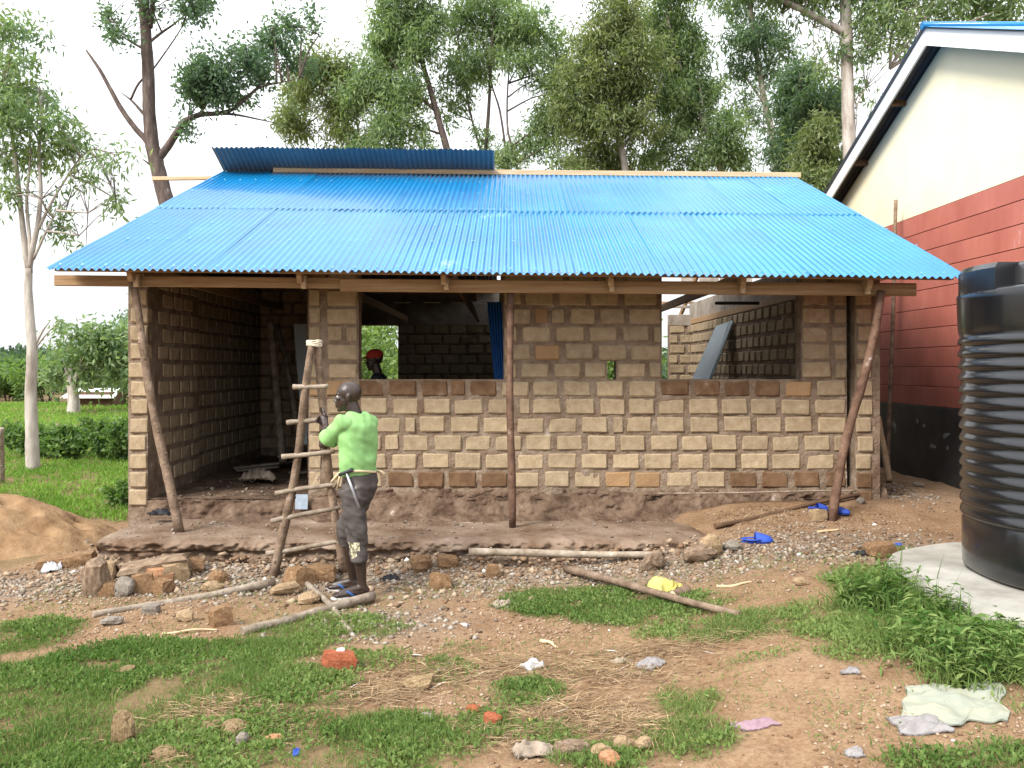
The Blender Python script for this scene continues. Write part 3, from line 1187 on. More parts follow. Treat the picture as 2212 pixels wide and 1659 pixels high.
for (q, z) in rings:
    for k in range(seg):
        a = 2 * PI * k / seg
        ca, sa = math.cos(a), math.sin(a)
        r = 1.30 / (abs(ca) ** 2.7 + abs(sa) ** 2.7) ** (1 / 2.7) * (1 + .02 * math.sin(5 * a + 1) + .012 * math.sin(11 * a))
        vs.append((r * q * ca, r * q * sa - .12, z + .012 * math.sin(7 * a) * (z == 0)))
fs = [(0, 1 + k, 1 + (k + 1) % seg) for k in range(seg)]
for i in range(2):
    for k in range(seg):
        k2 = (k + 1) % seg
        fs.append((1 + i * seg + k, 1 + (i + 1) * seg + k, 1 + (i + 1) * seg + k2, 1 + i * seg + k2))
mb.add(vs, fs)
pad = mb.build('concrete_pad', M['pad'])
pad.location = TC + Vector((0, 0, -.003))
tag(pad, 'rounded pale concrete pad under the black water tank', 'concrete pad')

# ------------------------------------------------------------------ ladder of rough poles
LY = lambda vy: 7.20 + .16 * (vy - 735) / 500           # depth along the ladder
ladder = empty('ladder', (-1.7, 7.35, 0))
tag(ladder, 'homemade wooden pole ladder tied at the top, held by the man in green', 'ladder')
LO = ladder.location.copy()


def lpart(mb, name, m):
    o = mb.build(name, m, ladder); o.location = -LO
    return o


lpart(crooked(at(590, 1256, LY(1256) - .05), at(674, 742, LY(742)), .042, .030, 61, bend=.03), 'rail', M['pole'])
lpart(crooked(at(741, 1236, LY(1236)), at(684, 742, LY(742) + .05), .036, .032, 62, bend=.035), 'rail', M['pole'])
for i, (xa, ya, xb, yb) in enumerate(((633, 836, 709, 834), (619, 913, 705, 904), (609, 987, 722, 975), (595, 1066, 728, 1046), (586, 1126, 735, 1096), (575, 1196, 742, 1168))):
    y = LY(ya) - .04
    lpart(crooked(at(xa, ya, y), at(xb, yb, y + .01), .022, .019, 63 + i, n=8, bend=.006, knots=False), 'rung', M['pole_pale'])
M['string'] = mat('pale_string', [(.50, .44, .32), (.66, .60, .48)], .9, 60)
mb = MB()
c = at(679, 742, LY(742) + .025)
for k in range(4):
    pts = [c + Vector((.062 * math.cos(a), .055 * math.sin(a), -.018 + .012 * k + .006 * math.sin(2 * a + k))) for a in [2 * PI * i / 14 for i in range(15)]]
    mb.tube(pts, .007, 5)
lpart(mb, 'string_lashing', M['string'])

# ------------------------------------------------------------------ foliage
def leaf_quads(base, dirv, side, L, W, droop=0.0):
    """rhombus leaves; arrays (n,3),(n,3),(n,3),(n,),(n,) -> V (4n,3), F (n,4)"""
    L = L[:, None]; W = W[:, None]
    mid = base + dirv * L * .42
    tip = base + dirv * L
    tip[:, 2] -= droop * L[:, 0]
    V = np.stack([base, mid + side * W * .5, tip, mid - side * W * .5], 1).reshape(-1, 3)
    n = len(base)
    F = np.arange(4 * n).reshape(n, 4)
    return V, F


def unit(v):
    return v / (np.linalg.norm(v, axis=1, keepdims=True) + 1e-9)


def crown_geo(blobs, n_leaf, L, W, rng, hang=.5, clump=.32, shell=.45, per=46):
    """blobs: (centre, (rx,ry,rz), weight)"""
    wts = np.array([b[1][0] * b[1][2] * b[2] for b in blobs]); wts = wts / wts.sum()
    ncl = max(8, n_leaf // per)
    which = rng.choice(len(blobs), ncl, p=wts)
    d = unit(rng.normal(size=(ncl, 3)))
    rad = rng.random(ncl) ** shell
    C = np.array([list(b[0]) for b in blobs])[which]
    R = np.array([b[1] for b in blobs])[which]
    cc = C + d * R * rad[:, None] * (1 + .22 * rng.normal(size=(ncl, 1)))
    tint_c = np.clip(rng.normal(.5, .22, ncl), 0, 1)
    ci = np.repeat(np.arange(ncl), per)
    n = len(ci)
    sz = clump * (.6 + .8 * rng.random(ncl))[ci]
    off = rng.normal(size=(n, 3)) * sz[:, None] * np.array([.55, .55, .62])
    base = cc[ci] + off
    dirv = unit(rng.normal(size=(n, 3)) * .8 + unit(off) * .35 + np.array([0, 0, -hang * 1.7]))
    side = unit(np.cross(dirv, unit(rng.normal(size=(n, 3)))))
    ll = L * (.6 + .8 * rng.random(n)); ww = W * (.6 + .8 * rng.random(n))
    V, F = leaf_quads(base, dirv, side, ll, ww)
    tint = np.clip(tint_c[ci] * .75 + rng.random(n) * .25, 0, 1)
    return V, F, np.repeat(tint, 4), cc


def leaf_mat(name, cols, trans=.45):
    return mat(name, cols, .55, 5, 0, 30, .35, trans=trans, attr='tint')


M['euc'] = leaf_mat('gum_leaves', [(.085, .155, .085), (.165, .265, .13), (.24, .35, .16), (.31, .39, .18)])
M['euc_dark'] = leaf_mat('dark_gum_leaves', [(.070, .125, .080), (.125, .205, .115), (.19, .275, .15)])
M['euc_yellow'] = leaf_mat('yellowing_gum_leaves', [(.095, .155, .070), (.18, .26, .105), (.26, .34, .14), (.30, .32, .14)])
M['feather'] = leaf_mat('feathery_dark_leaves', [(.062, .118, .082), (.105, .175, .112), (.16, .235, .14)])
M['bush'] = leaf_mat('bush_leaves', [(.055, .115, .040), (.11, .20, .06), (.19, .29, .085)])
M['bright_bush'] = leaf_mat('bright_bush_leaves', [(.10, .17, .05), (.19, .29, .085), (.29, .39, .14)])
M['gum_bark'] = mat('pale_gum_bark', [(.26, .215, .18), (.40, .355, .31), (.52, .48, .43)], .85, 3, .4, 20, .2, stretch=(2, 2, .5))
M['dark_bark'] = mat('dark_bark', [(.075, .055, .050), (.12, .09, .08), (.165, .125, .105)], .9, 6, .7, 24, .2, stretch=(2, 2, .5))


def limb(mb, pts, r0, r1, seg=7, rng=None):
    n = len(pts)
    # resample for smoothness
    P = [Vector(p) for p in pts]
    out, rad = [], []
    for i in range(n - 1):
        a, b = P[i], P[i + 1]
        p0 = P[i - 1] if i > 0 else a * 2 - b
        p3 = P[i + 2] if i + 2 < n else b * 2 - a
        for k in range(4):
            t = k / 4
            q = ((2 * a) + (b - p0) * t + (2 * p0 - 5 * a + 4 * b - p3) * t * t + (3 * a - p0 - 3 * b + p3) * t ** 3) * .5
            out.append(q)
            rad.append(r0 + (r1 - r0) * (i + t) / (n - 1))
    out.append(P[-1]); rad.append(r1)
    mb.tube(out, rad, seg, 0, .06, rng)


def make_tree(name, label, y, trunk, limbs, blobs, n_leaf, leaf, bark, L=.22, W=.045, seed=1, hang=.5, clump=.27, group=None,
              twigs=60, base_z=None, cat='tree', shell=.45, depth=1.0, r0=.16, r1=.05):
    """trunk / limbs: lists of surveyed (vx,vy[,dy]) points; blobs (vx,vy,rx,ry,weight[,dy])"""
    rng = np.random.default_rng(seed)
    r = random.Random(seed)

    def W3(p):
        return at(p[0], p[1], y + (p[2] if len(p) > 2 else 0))
    tp = [W3(p) for p in trunk]
    gz = float(H(tp[0].x, tp[0].y))
    foot = Vector((tp[0].x, tp[0].y, gz - .05))
    if tp[0].z > gz + .05:
        tp = [foot, foot.lerp(tp[0], .5)] + tp
    else:
        tp[0] = foot
    o = empty(name, (foot.x, foot.y, gz))
    tag(o, label, cat, group)
    off = -o.location
    mb = MB()
    limb(mb, tp, r0, r1, 9, r)
    for (pts, a, b) in limbs:
        limb(mb, [W3(p) for p in pts], a, b, 6, r)
    bl = []
    for b in blobs:
        c = at(b[0], b[1], y + (b[5] if len(b) > 5 else r.uniform(-.5, .5) * depth))
        rx, rz = b[2] * y / F0, b[3] * y / F0
        bl.append((c, (rx, max(.5 * (rx + rz) * depth, .3), rz), b[4]))
    V, F, tint, cc = crown_geo(bl, n_leaf, L, W, rng, hang, clump, shell)
    # twigs from the wood to leaf clumps
    wood = []
    for i in range(len(tp) - 1):
        for k in range(5): wood.append(tp[i].lerp(tp[i + 1], k / 5))
    wood = [w for w in wood if w.z > tp[0].z + .3 * (tp[-1].z - tp[0].z)]
    for (pts, a, b) in limbs:
        q = [W3(p) for p in pts]
        for i in range(len(q) - 1):
            for k in range(4): wood.append(q[i].lerp(q[i + 1], k / 4))
    wa = np.array([list(w) for w in wood])
    for b in bl:                                         # one branch into each mass of foliage
        c = Vector(b[0])
        dd = np.linalg.norm(wa - np.array(c) + np.array([0, 0, b[1][2] * .8]), axis=1)
        w = Vector(wa[np.argmin(dd)])
        m_ = w.lerp(c, .5) + Vector((r.uniform(-.1, .1), r.uniform(-.1, .1), r.uniform(-.05, .25))) * (c - w).length * .4
        rr = min(.05, .018 + .01 * (c - w).length)
        if (c - w).length > .2: limb(mb, [w, m_, c], rr, .012, 5, r)
        for _ in range(max(3, int(twigs / len(bl)))):
            ci = cc[rng.integers(len(cc))]
            sel = cc[np.argsort(np.linalg.norm(cc - np.array(c), axis=1))[:max(6, len(cc) // len(bl))]]
            t = Vector(sel[rng.integers(len(sel))])
            if (t - c).length > .15: mb.tube([c, c.lerp(t, .5) + Vector((0, 0, .06)), t], [.012, .008, .004], 4)
    t_ = mb.build('trunk', bark, o); t_.location = off
    c_ = np_obj('crown', V, F, leaf, o, attrs={'tint': tint}); c_.location = off
    return o


GUM = 'tall trees behind the blue roof'
# dark feathery tree left of the ridge
make_tree('dark_feathery_tree', 'dark barked tree with a forked trunk and feathery foliage left of the ridge', 19.0,
          [(362, 470), (352, 410), (340, 360), (331, 325), (326, 290), (322, 230), (320, 160), (317, 100), (313, 40), (308, -40), (300, -140)],
          [([(334, 335), (318, 305), (295, 280), (265, 240), (240, 195), (215, 150), (198, 125), (186, 108)], .085, .02),
           ([(325, 262), (305, 240), (285, 218), (262, 200)], .05, .012),
           ([(282, 216), (300, 180), (330, 150), (352, 120), (380, 80), (398, 50)], .028, .010),
           ([(340, 345), (362, 318), (380, 290), (398, 266), (430, 248), (470, 245), (505, 235), (540, 205), (568, 178)], .095, .02),
           ([(380, 288), (392, 262), (410, 252)], .05, .02),
           ([(470, 245), (510, 248), (560, 258), (605, 268)], .035, .008),
           ([(430, 250), (445, 225), (455, 205)], .04, .012), ([(505, 232), (560, 190), (610, 178), (660, 165)], .03, .006),
           ([(317, 110), (300, 100), (282, 90), (260, 75), (232, 45)], .035, .010),
           ([(318, 95), (350, 70), (385, 45), (420, 10)], .035, .010), ([(323, 60), (330, 10), (332, -60)], .07, .03),
           ([(325, 356), (308, 344)], .03, .012)],
          [(460, 160, 52, 40, 1.5), (420, 185, 34, 34, 1.2), (480, 200, 40, 26, 1.2), (530, 130, 46, 34, 1), (585, 95, 50, 30, .7), (560, 160, 36, 24, .7),
           (620, 130, 60, 40, .35), (650, 60, 50, 40, .3), (260, 70, 34, 18, .5), (232, 40, 26, 22, .5), (415, 15, 34, 26, .7), (440, -10, 40, 30, .8), (330, 20, 20, 40, .5),
           (402, 285, 12, 14, .5), (425, 200, 18, 40, .5), (300, -120, 90, 60, 1), (520, 210, 26, 14, .5), (690, 75, 40, 26, .3), (590, 60, 40, 30, .3)],
          15000, M['feather'], M['dark_bark'], L=.12, W=.050, seed=3, hang=.25, clump=.22, r0=.19, r1=.10, twigs=150)
# pale gum at far left
make_tree('pale_trunked_tree', 'slender tree with a smooth pale trunk at the left edge', 15.6,
          [(72, 1012), (70, 960), (68, 900), (68, 820), (70, 760), (66, 700), (62, 640), (62, 580)],
          [([(62, 585), (55, 540), (48, 480), (40, 400), (30, 320), (18, 230), (5, 140)], .06, .02),
           ([(62, 585), (72, 530), (84, 470), (88, 400), (84, 330), (92, 260), (80, 190)], .055, .015),
           ([(80, 500), (110, 440), (140, 390), (175, 340), (215, 315)], .03, .008), ([(66, 590), (64, 520), (58, 430), (66, 330), (60, 200)], .04, .012),
           ([(76, 745), (92, 715), (108, 694)], .03, .008), ([(76, 752), (100, 722), (130, 692)], .022, .006), ([(72, 560), (100, 500), (130, 440)], .03, .008)],
          [(30, 70, 60, 40, 1.2), (20, 140, 60, 50, 1.3), (55, 200, 60, 40, 1), (95, 200, 40, 30, .7), (20, 240, 50, 40, .9), (70, 270, 60, 40, .9), (120, 260, 40, 30, .6),
           (150, 300, 50, 28, .7), (200, 340, 46, 20, .7), (255, 335, 26, 18, .4), (170, 370, 60, 26, .6), (110, 340, 50, 30, .6), (40, 340, 50, 40, .7), (20, 420, 36, 40, .6),
           (150, 430, 40, 26, .45), (250, 430, 22, 22, .4), (240, 400, 24, 18, .3), (130, 490, 26, 30, .35), (90, 430, 40, 30, .35), (5, 330, 30, 40, .6), (-60, 200, 70, 110, 1), (190, 460, 20, 14, .25), (170, 510, 16, 22, .2)],
          8800, M['euc'], M['gum_bark'], L=.15, W=.040, seed=4, hang=.55, clump=.24, r0=.125, r1=.062, twigs=200)
# the row of gums behind the house
make_tree('gum_tree', 'small yellowish gum standing left of the row behind the raised sheets', 27, [(790, 430), (778, 330), (740, 250), (690, 190)], [([(778, 330), (770, 260), (740, 180)], .05, .02)],
          [(690, 150, 60, 40, .7), (650, 200, 46, 36, .9), (625, 250, 34, 40, .9), (640, 290, 36, 20, .6), (720, 240, 40, 40, .6), (760, 290, 40, 36, .7), (715, 290, 24, 20, .5), (770, 210, 40, 40, .8), (740, 150, 40, 30, .6)],
          13000, M['euc_yellow'], M['gum_bark'], L=.19, W=.045, seed=11, group=GUM, r0=.12, r1=.04)
make_tree('gum_tree', 'tall bushy gum rising straight behind the raised roof sheets', 26, [(985, 430), (967, 330), (945, 250), (923, 170), (890, 60), (870, -60)],
          [([(940, 240), (880, 180), (840, 120)], .05, .02), ([(955, 290), (880, 270), (830, 290)], .04, .015)],
          [(860, 30, 60, 50, 1.1), (840, 100, 50, 50, 1.2), (900, 100, 50, 50, .9), (810, 180, 46, 50, 1.1), (870, 200, 56, 50, 1.2), (835, 260, 50, 44, 1.2), (890, 280, 50, 40, .8), (800, 320, 40, 24, .7), (870, 330, 60, 24, .8), (760, 200, 26, 40, .6), (930, 30, 36, 50, .6), (940, 190, 30, 40, .4), (880, -60, 80, 60, 1)],
          26000, M['euc'], M['dark_bark'], L=.19, W=.046, seed=12, group=GUM, r0=.15, r1=.05)
make_tree('gum_tree', 'airy gum with several thin dark stems just right of the raised sheets', 27, [(1045, 430), (1046, 370), (1055, 250), (1062, 120), (1070, -20)],
          [([(1090, 400), (1092, 330), (1080, 240), (1062, 180), (1050, 90)], .05, .02), ([(1130, 420), (1110, 330), (1096, 270), (1100, 150), (1120, 40)], .05, .02), ([(1046, 350), (1020, 260), (1000, 150), (985, 60)], .045, .015)],
          [(1000, 50, 50, 60, .9), (1060, 20, 60, 50, .9), (1080, 90, 50, 50, 1), (1140, 50, 60, 50, 1), (1190, 90, 36, 40, .8), (1030, 130, 50, 50, .8), (990, 150, 40, 50, .7), (1130, 130, 60, 36, .7), (1170, 170, 40, 40, .5), (970, 240, 36, 36, .5),
           (1180, 270, 50, 40, .9), (1140, 320, 50, 40, .7), (1210, 300, 36, 36, .7), (1090, 350, 40, 24, .6), (1050, -60, 90, 50, .8), (1010, 220, 30, 40, .35), (1200, 200, 40, 50, .8), (1215, 140, 34, 40, .7), (1215, 350, 40, 30, .8), (1040, 300, 30, 40, .3)],
          26000, M['euc'], M['dark_bark'], L=.19, W=.045, seed=13, group=GUM, r0=.09, r1=.04)
make_tree('gum_tree', 'broad full gum with an olive crown at the centre of the row', 26, [(1355, 430), (1348, 350), (1330, 260), (1340, 150), (1350, 20)],
          [([(1340, 300), (1290, 240), (1260, 180)], .05, .02), ([(1345, 320), (1400, 240), (1430, 160)], .05, .02)],
          [(1340, 40, 60, 46, 1), (1300, 90, 60, 50, 1.2), (1370, 110, 60, 60, 1.2), (1270, 160, 60, 50, 1.3), (1340, 190, 70, 60, 1.4), (1240, 230, 50, 44, 1.2), (1290, 260, 60, 44, 1.2), (1370, 270, 50, 40, .9), (1280, 330, 50, 30, .8), (1330, 350, 60, 30, 1), (1240, 290, 30, 26, .6), (1260, 370, 50, 22, .9), (1340, -40, 60, 40, .7)],
          30000, M['euc_yellow'], M['gum_bark'], L=.19, W=.046, seed=14, group=GUM, r0=.17, r1=.05)
make_tree('gum_tree', 'dense gum with a pale leaning trunk, right of the olive crown', 27, [(1568, 430), (1556, 365), (1530, 290), (1495, 210), (1465, 130), (1440, 30)],
          [([(1558, 370), (1572, 290), (1580, 220)], .04, .015), ([(1530, 290), (1510, 180), (1500, 90)], .05, .02)],
          [(1420, 40, 50, 40, 1), (1470, 70, 50, 46, 1.2), (1430, 120, 50, 46, 1.1), (1510, 110, 40, 50, .9), (1480, 170, 50, 46, 1.2), (1430, 210, 50, 40, 1), (1530, 200, 40, 40, 1), (1490, 260, 50, 40, .9), (1570, 270, 40, 40, 1), (1550, 330, 60, 36, 1), (1440, 300, 50, 36, .8), (1400, 350, 50, 26, .9), (1600, 340, 36, 30, .9), (1480, 350, 46, 26, .7), (1460, -30, 80, 40, .7)],
          29000, M['euc'], M['gum_bark'], L=.19, W=.045, seed=15, group=GUM, r0=.13, r1=.05)
make_tree('gum_tree', 'open gum with a slim white trunk showing through thin foliage', 28, [(1690, 430), (1680, 370), (1668, 290), (1652, 220), (1640, 150), (1625, 60), (1620, -20)],
          [([(1652, 225), (1620, 180), (1590, 140)], .05, .02), ([(1672, 300), (1640, 270), (1610, 240)], .03, .012), ([(1645, 180), (1670, 120), (1690, 60)], .04, .015)],
          [(1600, 90, 40, 30, .6), (1640, 70, 50, 40, .6), (1690, 100, 40, 40, .6), (1600, 150, 40, 30, .5), (1610, 210, 30, 26, .5), (1660, 150, 40, 30, .4), (1590, 10, 50, 30, .5), (1650, 270, 30, 24, .4), (1620, 250, 24, 24, .4), (1640, -40, 80, 50, .9)],
          11500, M['euc_dark'], M['gum_bark'], L=.19, W=.044, seed=16, group=GUM, r0=.15, r1=.07)
make_tree('gum_tree', 'dark low gum in front of the white trunk at the roof end', 25, [(1745, 440), (1738, 330), (1728, 250), (1730, 160)], [],
          [(1730, 170, 46, 40, 1.2), (1700, 220, 40, 40, 1.1), (1760, 230, 50, 40, 1.2), (1720, 280, 50, 36, 1), (1690, 330, 40, 36, .9), (1790, 260, 36, 50, .9), (1710, 380, 40, 24, .9), (1800, 200, 30, 40, .7)],
          15000, M['euc_dark'], M['dark_bark'], L=.18, W=.048, seed=17, group=GUM, r0=.12, r1=.04)
make_tree('gum_tree', 'young yellow green gum tucked between the roof end and the white gable', 22, [(1778, 470), (1772, 380), (1768, 300)], [],
          [(1770, 290, 40, 30, 1), (1760, 330, 46, 30, 1.2), (1790, 350, 40, 30, 1.1), (1750, 380, 40, 26, 1), (1800, 400, 36, 26, 1), (1740, 420, 40, 30, 1)],
          8000, M['euc_yellow'], M['gum_bark'], L=.17, W=.046, seed=18, group=GUM, r0=.08, r1=.03)
make_tree('gum_tree', 'tallest gum with a thick mottled pale trunk beside the white gable', 21, [(1842, 470), (1838, 380), (1834, 300), (1831, 200), (1829, 90), (1826, 0), (1820, -160), (1810, -320), (1800, -430)],
          [([(1828, 72), (1790, 52), (1740, 25), (1690, 0), (1600, -45)], .10, .05), ([(1832, 240), (1860, 200), (1900, 170), (1930, 140)], .022, .008), ([(1834, 330), (1850, 270), (1846, 200)], .02, .006), ([(1826, 10), (1880, -60), (1960, -100)], .08, .03)],
          [(1760, 60, 50, 30, .5), (1790, 110, 40, 30, .5), (1760, 150, 30, 30, .35), (1885, 30, 50, 36, .9), (1880, 90, 36, 40, .6), (1940, 20, 60, 40, 1.1), (1930, 80, 46, 30, .6), (2020, 10, 60, 36, 1.1), (2000, 40, 50, 20, .8), (2110, 20, 70, 30, 1.1), (2190, 10, 50, 40, .9), (1960, 120, 26, 40, .3), (1870, 190, 30, 40, .3),
           (1750, -60, 120, 80, 1.2), (1900, -120, 140, 90, 1.3), (2080, -90, 140, 80, 1.2), (1620, -90, 90, 50, .9), (1820, -260, 160, 100, 1.2), (1980, -260, 150, 110, 1.2), (1760, -400, 170, 110, 1.2), (1690, 30, 40, 24, .4), (1640, -110, 130, 80, 1.5), (1560, -60, 70, 50, .8), (1720, -200, 130, 80, 1.4), (1880, -20, 60, 36, .8)],  # mostly unseen upper crown, added to darken the reflection in the roof
          52000, M['euc'], M['gum_bark'], L=.20, W=.05, seed=19, group=GUM, r0=.20, r1=.10, clump=.3, twigs=200)


# ------------------------------------------------------------------ shrubs, hedge, far field
def make_bush(name, label, c, r, n, leaf, L, W, seed, cat='bush', group=None, stems=7):
    rng = np.random.default_rng(seed)
    rr = random.Random(seed)
    gz = float(H(c[0], c[1]))
    o = empty(name, (c[0], c[1], gz))
    tag(o, label, cat, group)
    bl = []
    for k in range(9):
        a, q = rr.uniform(0, 2 * PI), rr.uniform(0, .65)
        bl.append(((math.cos(a) * q * r[0], math.sin(a) * q * r[1], r[2] * rr.uniform(.45, 1.35)), (r[0] * .42, r[1] * .42, r[2] * .45), 1))
    V, F, tint, cc = crown_geo(bl, n, L, W, rng, .1, min(r) * .22, .5)
    V[:, 2] = np.abs(V[:, 2])
    mb = MB()
    for k in range(stems):
        t = Vector(cc[rng.integers(len(cc))])
        b = Vector((t.x * .25, t.y * .25, -.05))
        limb(mb, [b, b.lerp(t, .5) + Vector((0, 0, .1)), t], .02 + .012 * r[2], .006, 5, rr)
    mb.build('trunk' if cat == 'tree' else 'stem', M['dark_bark'], o)
    np_obj('crown' if cat == 'tree' else 'leaves', V, F, leaf, o, attrs={'tint': tint})
    return o


HG = 'bushes along the field boundary'
b = G(238, 1003); make_bush('hedge_bush', 'thick leafy hedge clump against the house corner', (b.x + .20, b.y + .5), (1.7, .6, .50), 15000, M['bush'], .09, .06, 71, group=HG)
b = G(120, 1005); make_bush('hedge_bush', 'dark hedge clump between the pale trunk and the fence post', (b.x - .42, b.y + 1.0), (.62, .45, .38), 4500, M['bush'], .10, .065, 72, group=HG)
b = G(30, 1000); make_bush('hedge_bush', 'dark hedge clump at the left edge behind the sand', (b.x - .1, b.y + 1.0), (.9, .5, .40), 4500, M['bush'], .10, .065, 73, group=HG)
b = G(262, 1105); make_bush('weed_clump', 'low weeds growing at the foot of the left corner pier', (b.x - .02, b.y + .15), (.28, .2, .2), 1500, M['bush'], .06, .045, 74, 'weeds')
o = stick('fence_post', G(124, 990), at(126, 915, G(124, 990).y + .02), .055, .05, M['pole_pale'], 'weathered grey fence post standing in the green field', 'fence post', seed=81, bend=.01)
o = stick('fence_post', G(2, 1048, -.03), at(1, 925, G(2, 1048).y), .06, .055, M['pole_pale'], 'fence post cut off by the left picture edge above the sand', 'fence post', seed=82, bend=.01)
make_tree('field_tree', 'spreading tree with a pale forked trunk across the field', 33, [(160, 893), (159, 865), (156, 835), (148, 795)], [([(157, 840), (170, 800), (178, 770)], .12, .05), ([(156, 835), (142, 790), (136, 760)], .1, .04)],
          [(200, 715, 60, 22, 1), (160, 730, 40, 26, .9), (240, 740, 50, 30, 1), (190, 760, 70, 34, 1.1), (130, 770, 36, 40, .8), (240, 790, 50, 40, 1), (180, 800, 60, 30, .8), (140, 810, 40, 30, .7), (275, 720, 30, 30, .7), (280, 780, 36, 50, 1)],
          4600, M['euc'], M['gum_bark'], L=.26, W=.10, seed=21, r0=.26, r1=.14, clump=.42)
FT = 'trees at the far edge of the field'
for i, (vx, y, h, w, lab, lf) in enumerate(((235, 44, 5.2, 2.6, 'round dark tree behind the white roofed hut', 'euc_dark'), (285, 40, 5.6, 2.4, 'tall dark tree at the field edge beside the house corner', 'euc_dark'),
                                      (100, 46, 3.2, 2.4, 'bushy green tree left of the forked field tree', 'bush'), (20, 48, 2.6, 2.6, 'low spreading tree at the far left edge of the field', 'bush'),
                                      (60, 55, 3.6, 2.2, 'rounded tree seen behind the pale trunk across the field', 'bush'), (150, 60, 4.4, 3.0, 'grey green tree far behind the forked field tree', 'euc_dark'), (-60, 50, 3.4, 3.4, 'bushy tree cut by the left picture edge across the field', 'bush'))):
    x = (vx - CX0) * y / F0
    make_bush('distant_tree', lab, (x, y), (w, w, h * .42), 3600, M[lf], .30, .13, 90 + i, 'tree', FT)
for i, (x, y, w, h, lab) in enumerate(((-3.6, 21.5, 1.9, 2.3, 'sunlit bush seen through the house behind the capped man'), (2.9, 22.5, 1.7, 1.9, 'green bush seen through the gap in the house wall'))):
    make_bush('bush', lab, (x, y), (w, w, h), 5200, M['bright_bush'], .17, .085, 130 + i, 'bush', 'bushes behind the house')
# white roofed hut across the field
hut = empty('hut', ((195 - CX0) * 37 / F0, 37, -.50)); tag(hut, 'tiny white roofed hut among the far trees', 'hut')
mb = MB(); mb.box((0, .6, .62), (1.9, 1.2, 1.3)); mb.build('wall', M['timber_dark'], hut)
mb = MB(); mb.add([(-1.15, -.25, 1.05), (1.15, -.25, 1.05), (1.0, .7, 1.42), (-1.0, .7, 1.42), (-1.15, -.25, 1.01), (1.15, -.25, 1.01), (1.0, .7, 1.38), (-1.0, .7, 1.38)],
                  [(0, 1, 2, 3), (7, 6, 5, 4), (0, 4, 5, 1), (1, 5, 6, 2), (3, 7, 4, 0)]); mb.build('roof', M['white_paint'], hut)
# far wooded rise
rng = np.random.default_rng(5)
n = 60000
x = rng.uniform(-120, 60, n); y = rng.uniform(80, 150, n)
z = (1.4 + 3.0 * S((y - 80) / 60)) * (.55 + .75 * fbm(x * .12, y * .12, 0, 77, 3)) * rng.random(n) ** .6
base = np.stack([x, y, z], 1)
V, F = leaf_quads(base, unit(rng.normal(size=(n, 3)) + np.array([0, 0, .3])), unit(rng.normal(size=(n, 3))), rng.uniform(.7, 1.3, n), rng.uniform(.5, .9, n))
M['far_leaves'] = leaf_mat('far_leaves', [(.030, .062, .034), (.05, .095, .045), (.07, .12, .055)])
tag(np_obj('far_wood', V, F, M['far_leaves'], attrs={'tint': np.repeat(rng.random(n), 4)}), kind='stuff')
# ------------------------------------------------------------------ people
M['skin'] = mat('dark_brown_skin', [(.026, .0155, .0115), (.044, .027, .020)], .38, 9, .2, 60, .5)
M['shirt'] = mat('bright_green_jersey', [(.215, .42, .15), (.26, .48, .185)], .85, 4, .25, 30, .15, bdist=.006)
M['trouser'] = mat('faded_charcoal_cloth', [(.055, .046, .043), (.078, .067, .063), (.105, .092, .086)], .92, 7, .35, 60, .12, bdist=.006)
M['patch'] = mat('printed_patch', [(.10, .085, .055), (.42, .38, .25), (.60, .56, .38)], .9, 45, contrast=(.42, .56))
M['rope'] = mat('pale_cloth_rope', [(.46, .36, .21), (.62, .52, .36)], .9, 40)
M['rubber_blue'] = mat('blue_rubber', [(.02, .075, .24), (.03, .10, .30)], .5, 8)
M['rubber_white'] = mat('pale_rubber', [(.52, .50, .48), (.62, .60, .58)], .6, 8)
M['steel'] = mat('grey_steel', [(.30, .31, .33), (.42, .43, .45)], .4, 20, metal=.6)
M['iron'] = mat('black_iron', [(.02, .02, .022), (.035, .035, .04)], .5, 20)
M['dark_shirt'] = mat('dark_shirt', [(.02, .022, .028), (.03, .034, .042)], .9, 5)
M['red_cap'] = mat('red_cap', [(.36, .03, .018), (.42, .045, .025)], .8, 5)
M['eye'] = mat('eye_white', [(.55, .50, .46)], .3)


def remeshed(mb, name, m, parent, voxel, smooth=2, fold=0.0, fseed=1, fscale=9.0, stretch=(1, 1, 1)):
    me = mb.mesh(name, m)
    o = bpy.data.objects.new(name, me)
    COL.objects.link(o)
    md = o.modifiers.new('r', 'REMESH'); md.mode = 'VOXEL'; md.voxel_size = voxel
    sm = o.modifiers.new('s', 'SMOOTH'); sm.factor = .5; sm.iterations = smooth
    bpy.context.view_layer.update()
    dg = bpy.context.evaluated_depsgraph_get()
    new = bpy.data.meshes.new_from_object(o.evaluated_get(dg))
    bpy.data.objects.remove(o)
    n = len(new.vertices)
    if fold:
        co = np.empty(n * 3, np.float32); new.vertices.foreach_get('co', co)
        no = np.empty(n * 3, np.float32); new.vertices.foreach_get('normal', no)
        co, no = co.reshape(-1, 3), no.reshape(-1, 3)
        q = co * np.array(stretch) * fscale
        sk = q[:, 2] + 1.1 * q[:, 0]                       # creases run slantwise
        d = noise(sk * .9, q[:, 1], q[:, 2] * .7 - q[:, 0] * .4, fseed) + .5 * noise(sk * 2.1, q[:, 1] * 1.6, q[:, 2] * 1.5 - q[:, 0], fseed + 3)
        co = co + no * ((d - .75) * fold)[:, None]
        new.vertices.foreach_set('co', co.astype(np.float32).ravel())
    new.polygons.foreach_set('use_smooth', np.ones(len(new.polygons), bool))
    new.materials.clear(); new.materials.append(m)
    new.update()
    o = bpy.data.objects.new(name, new)
    return link(o, parent)


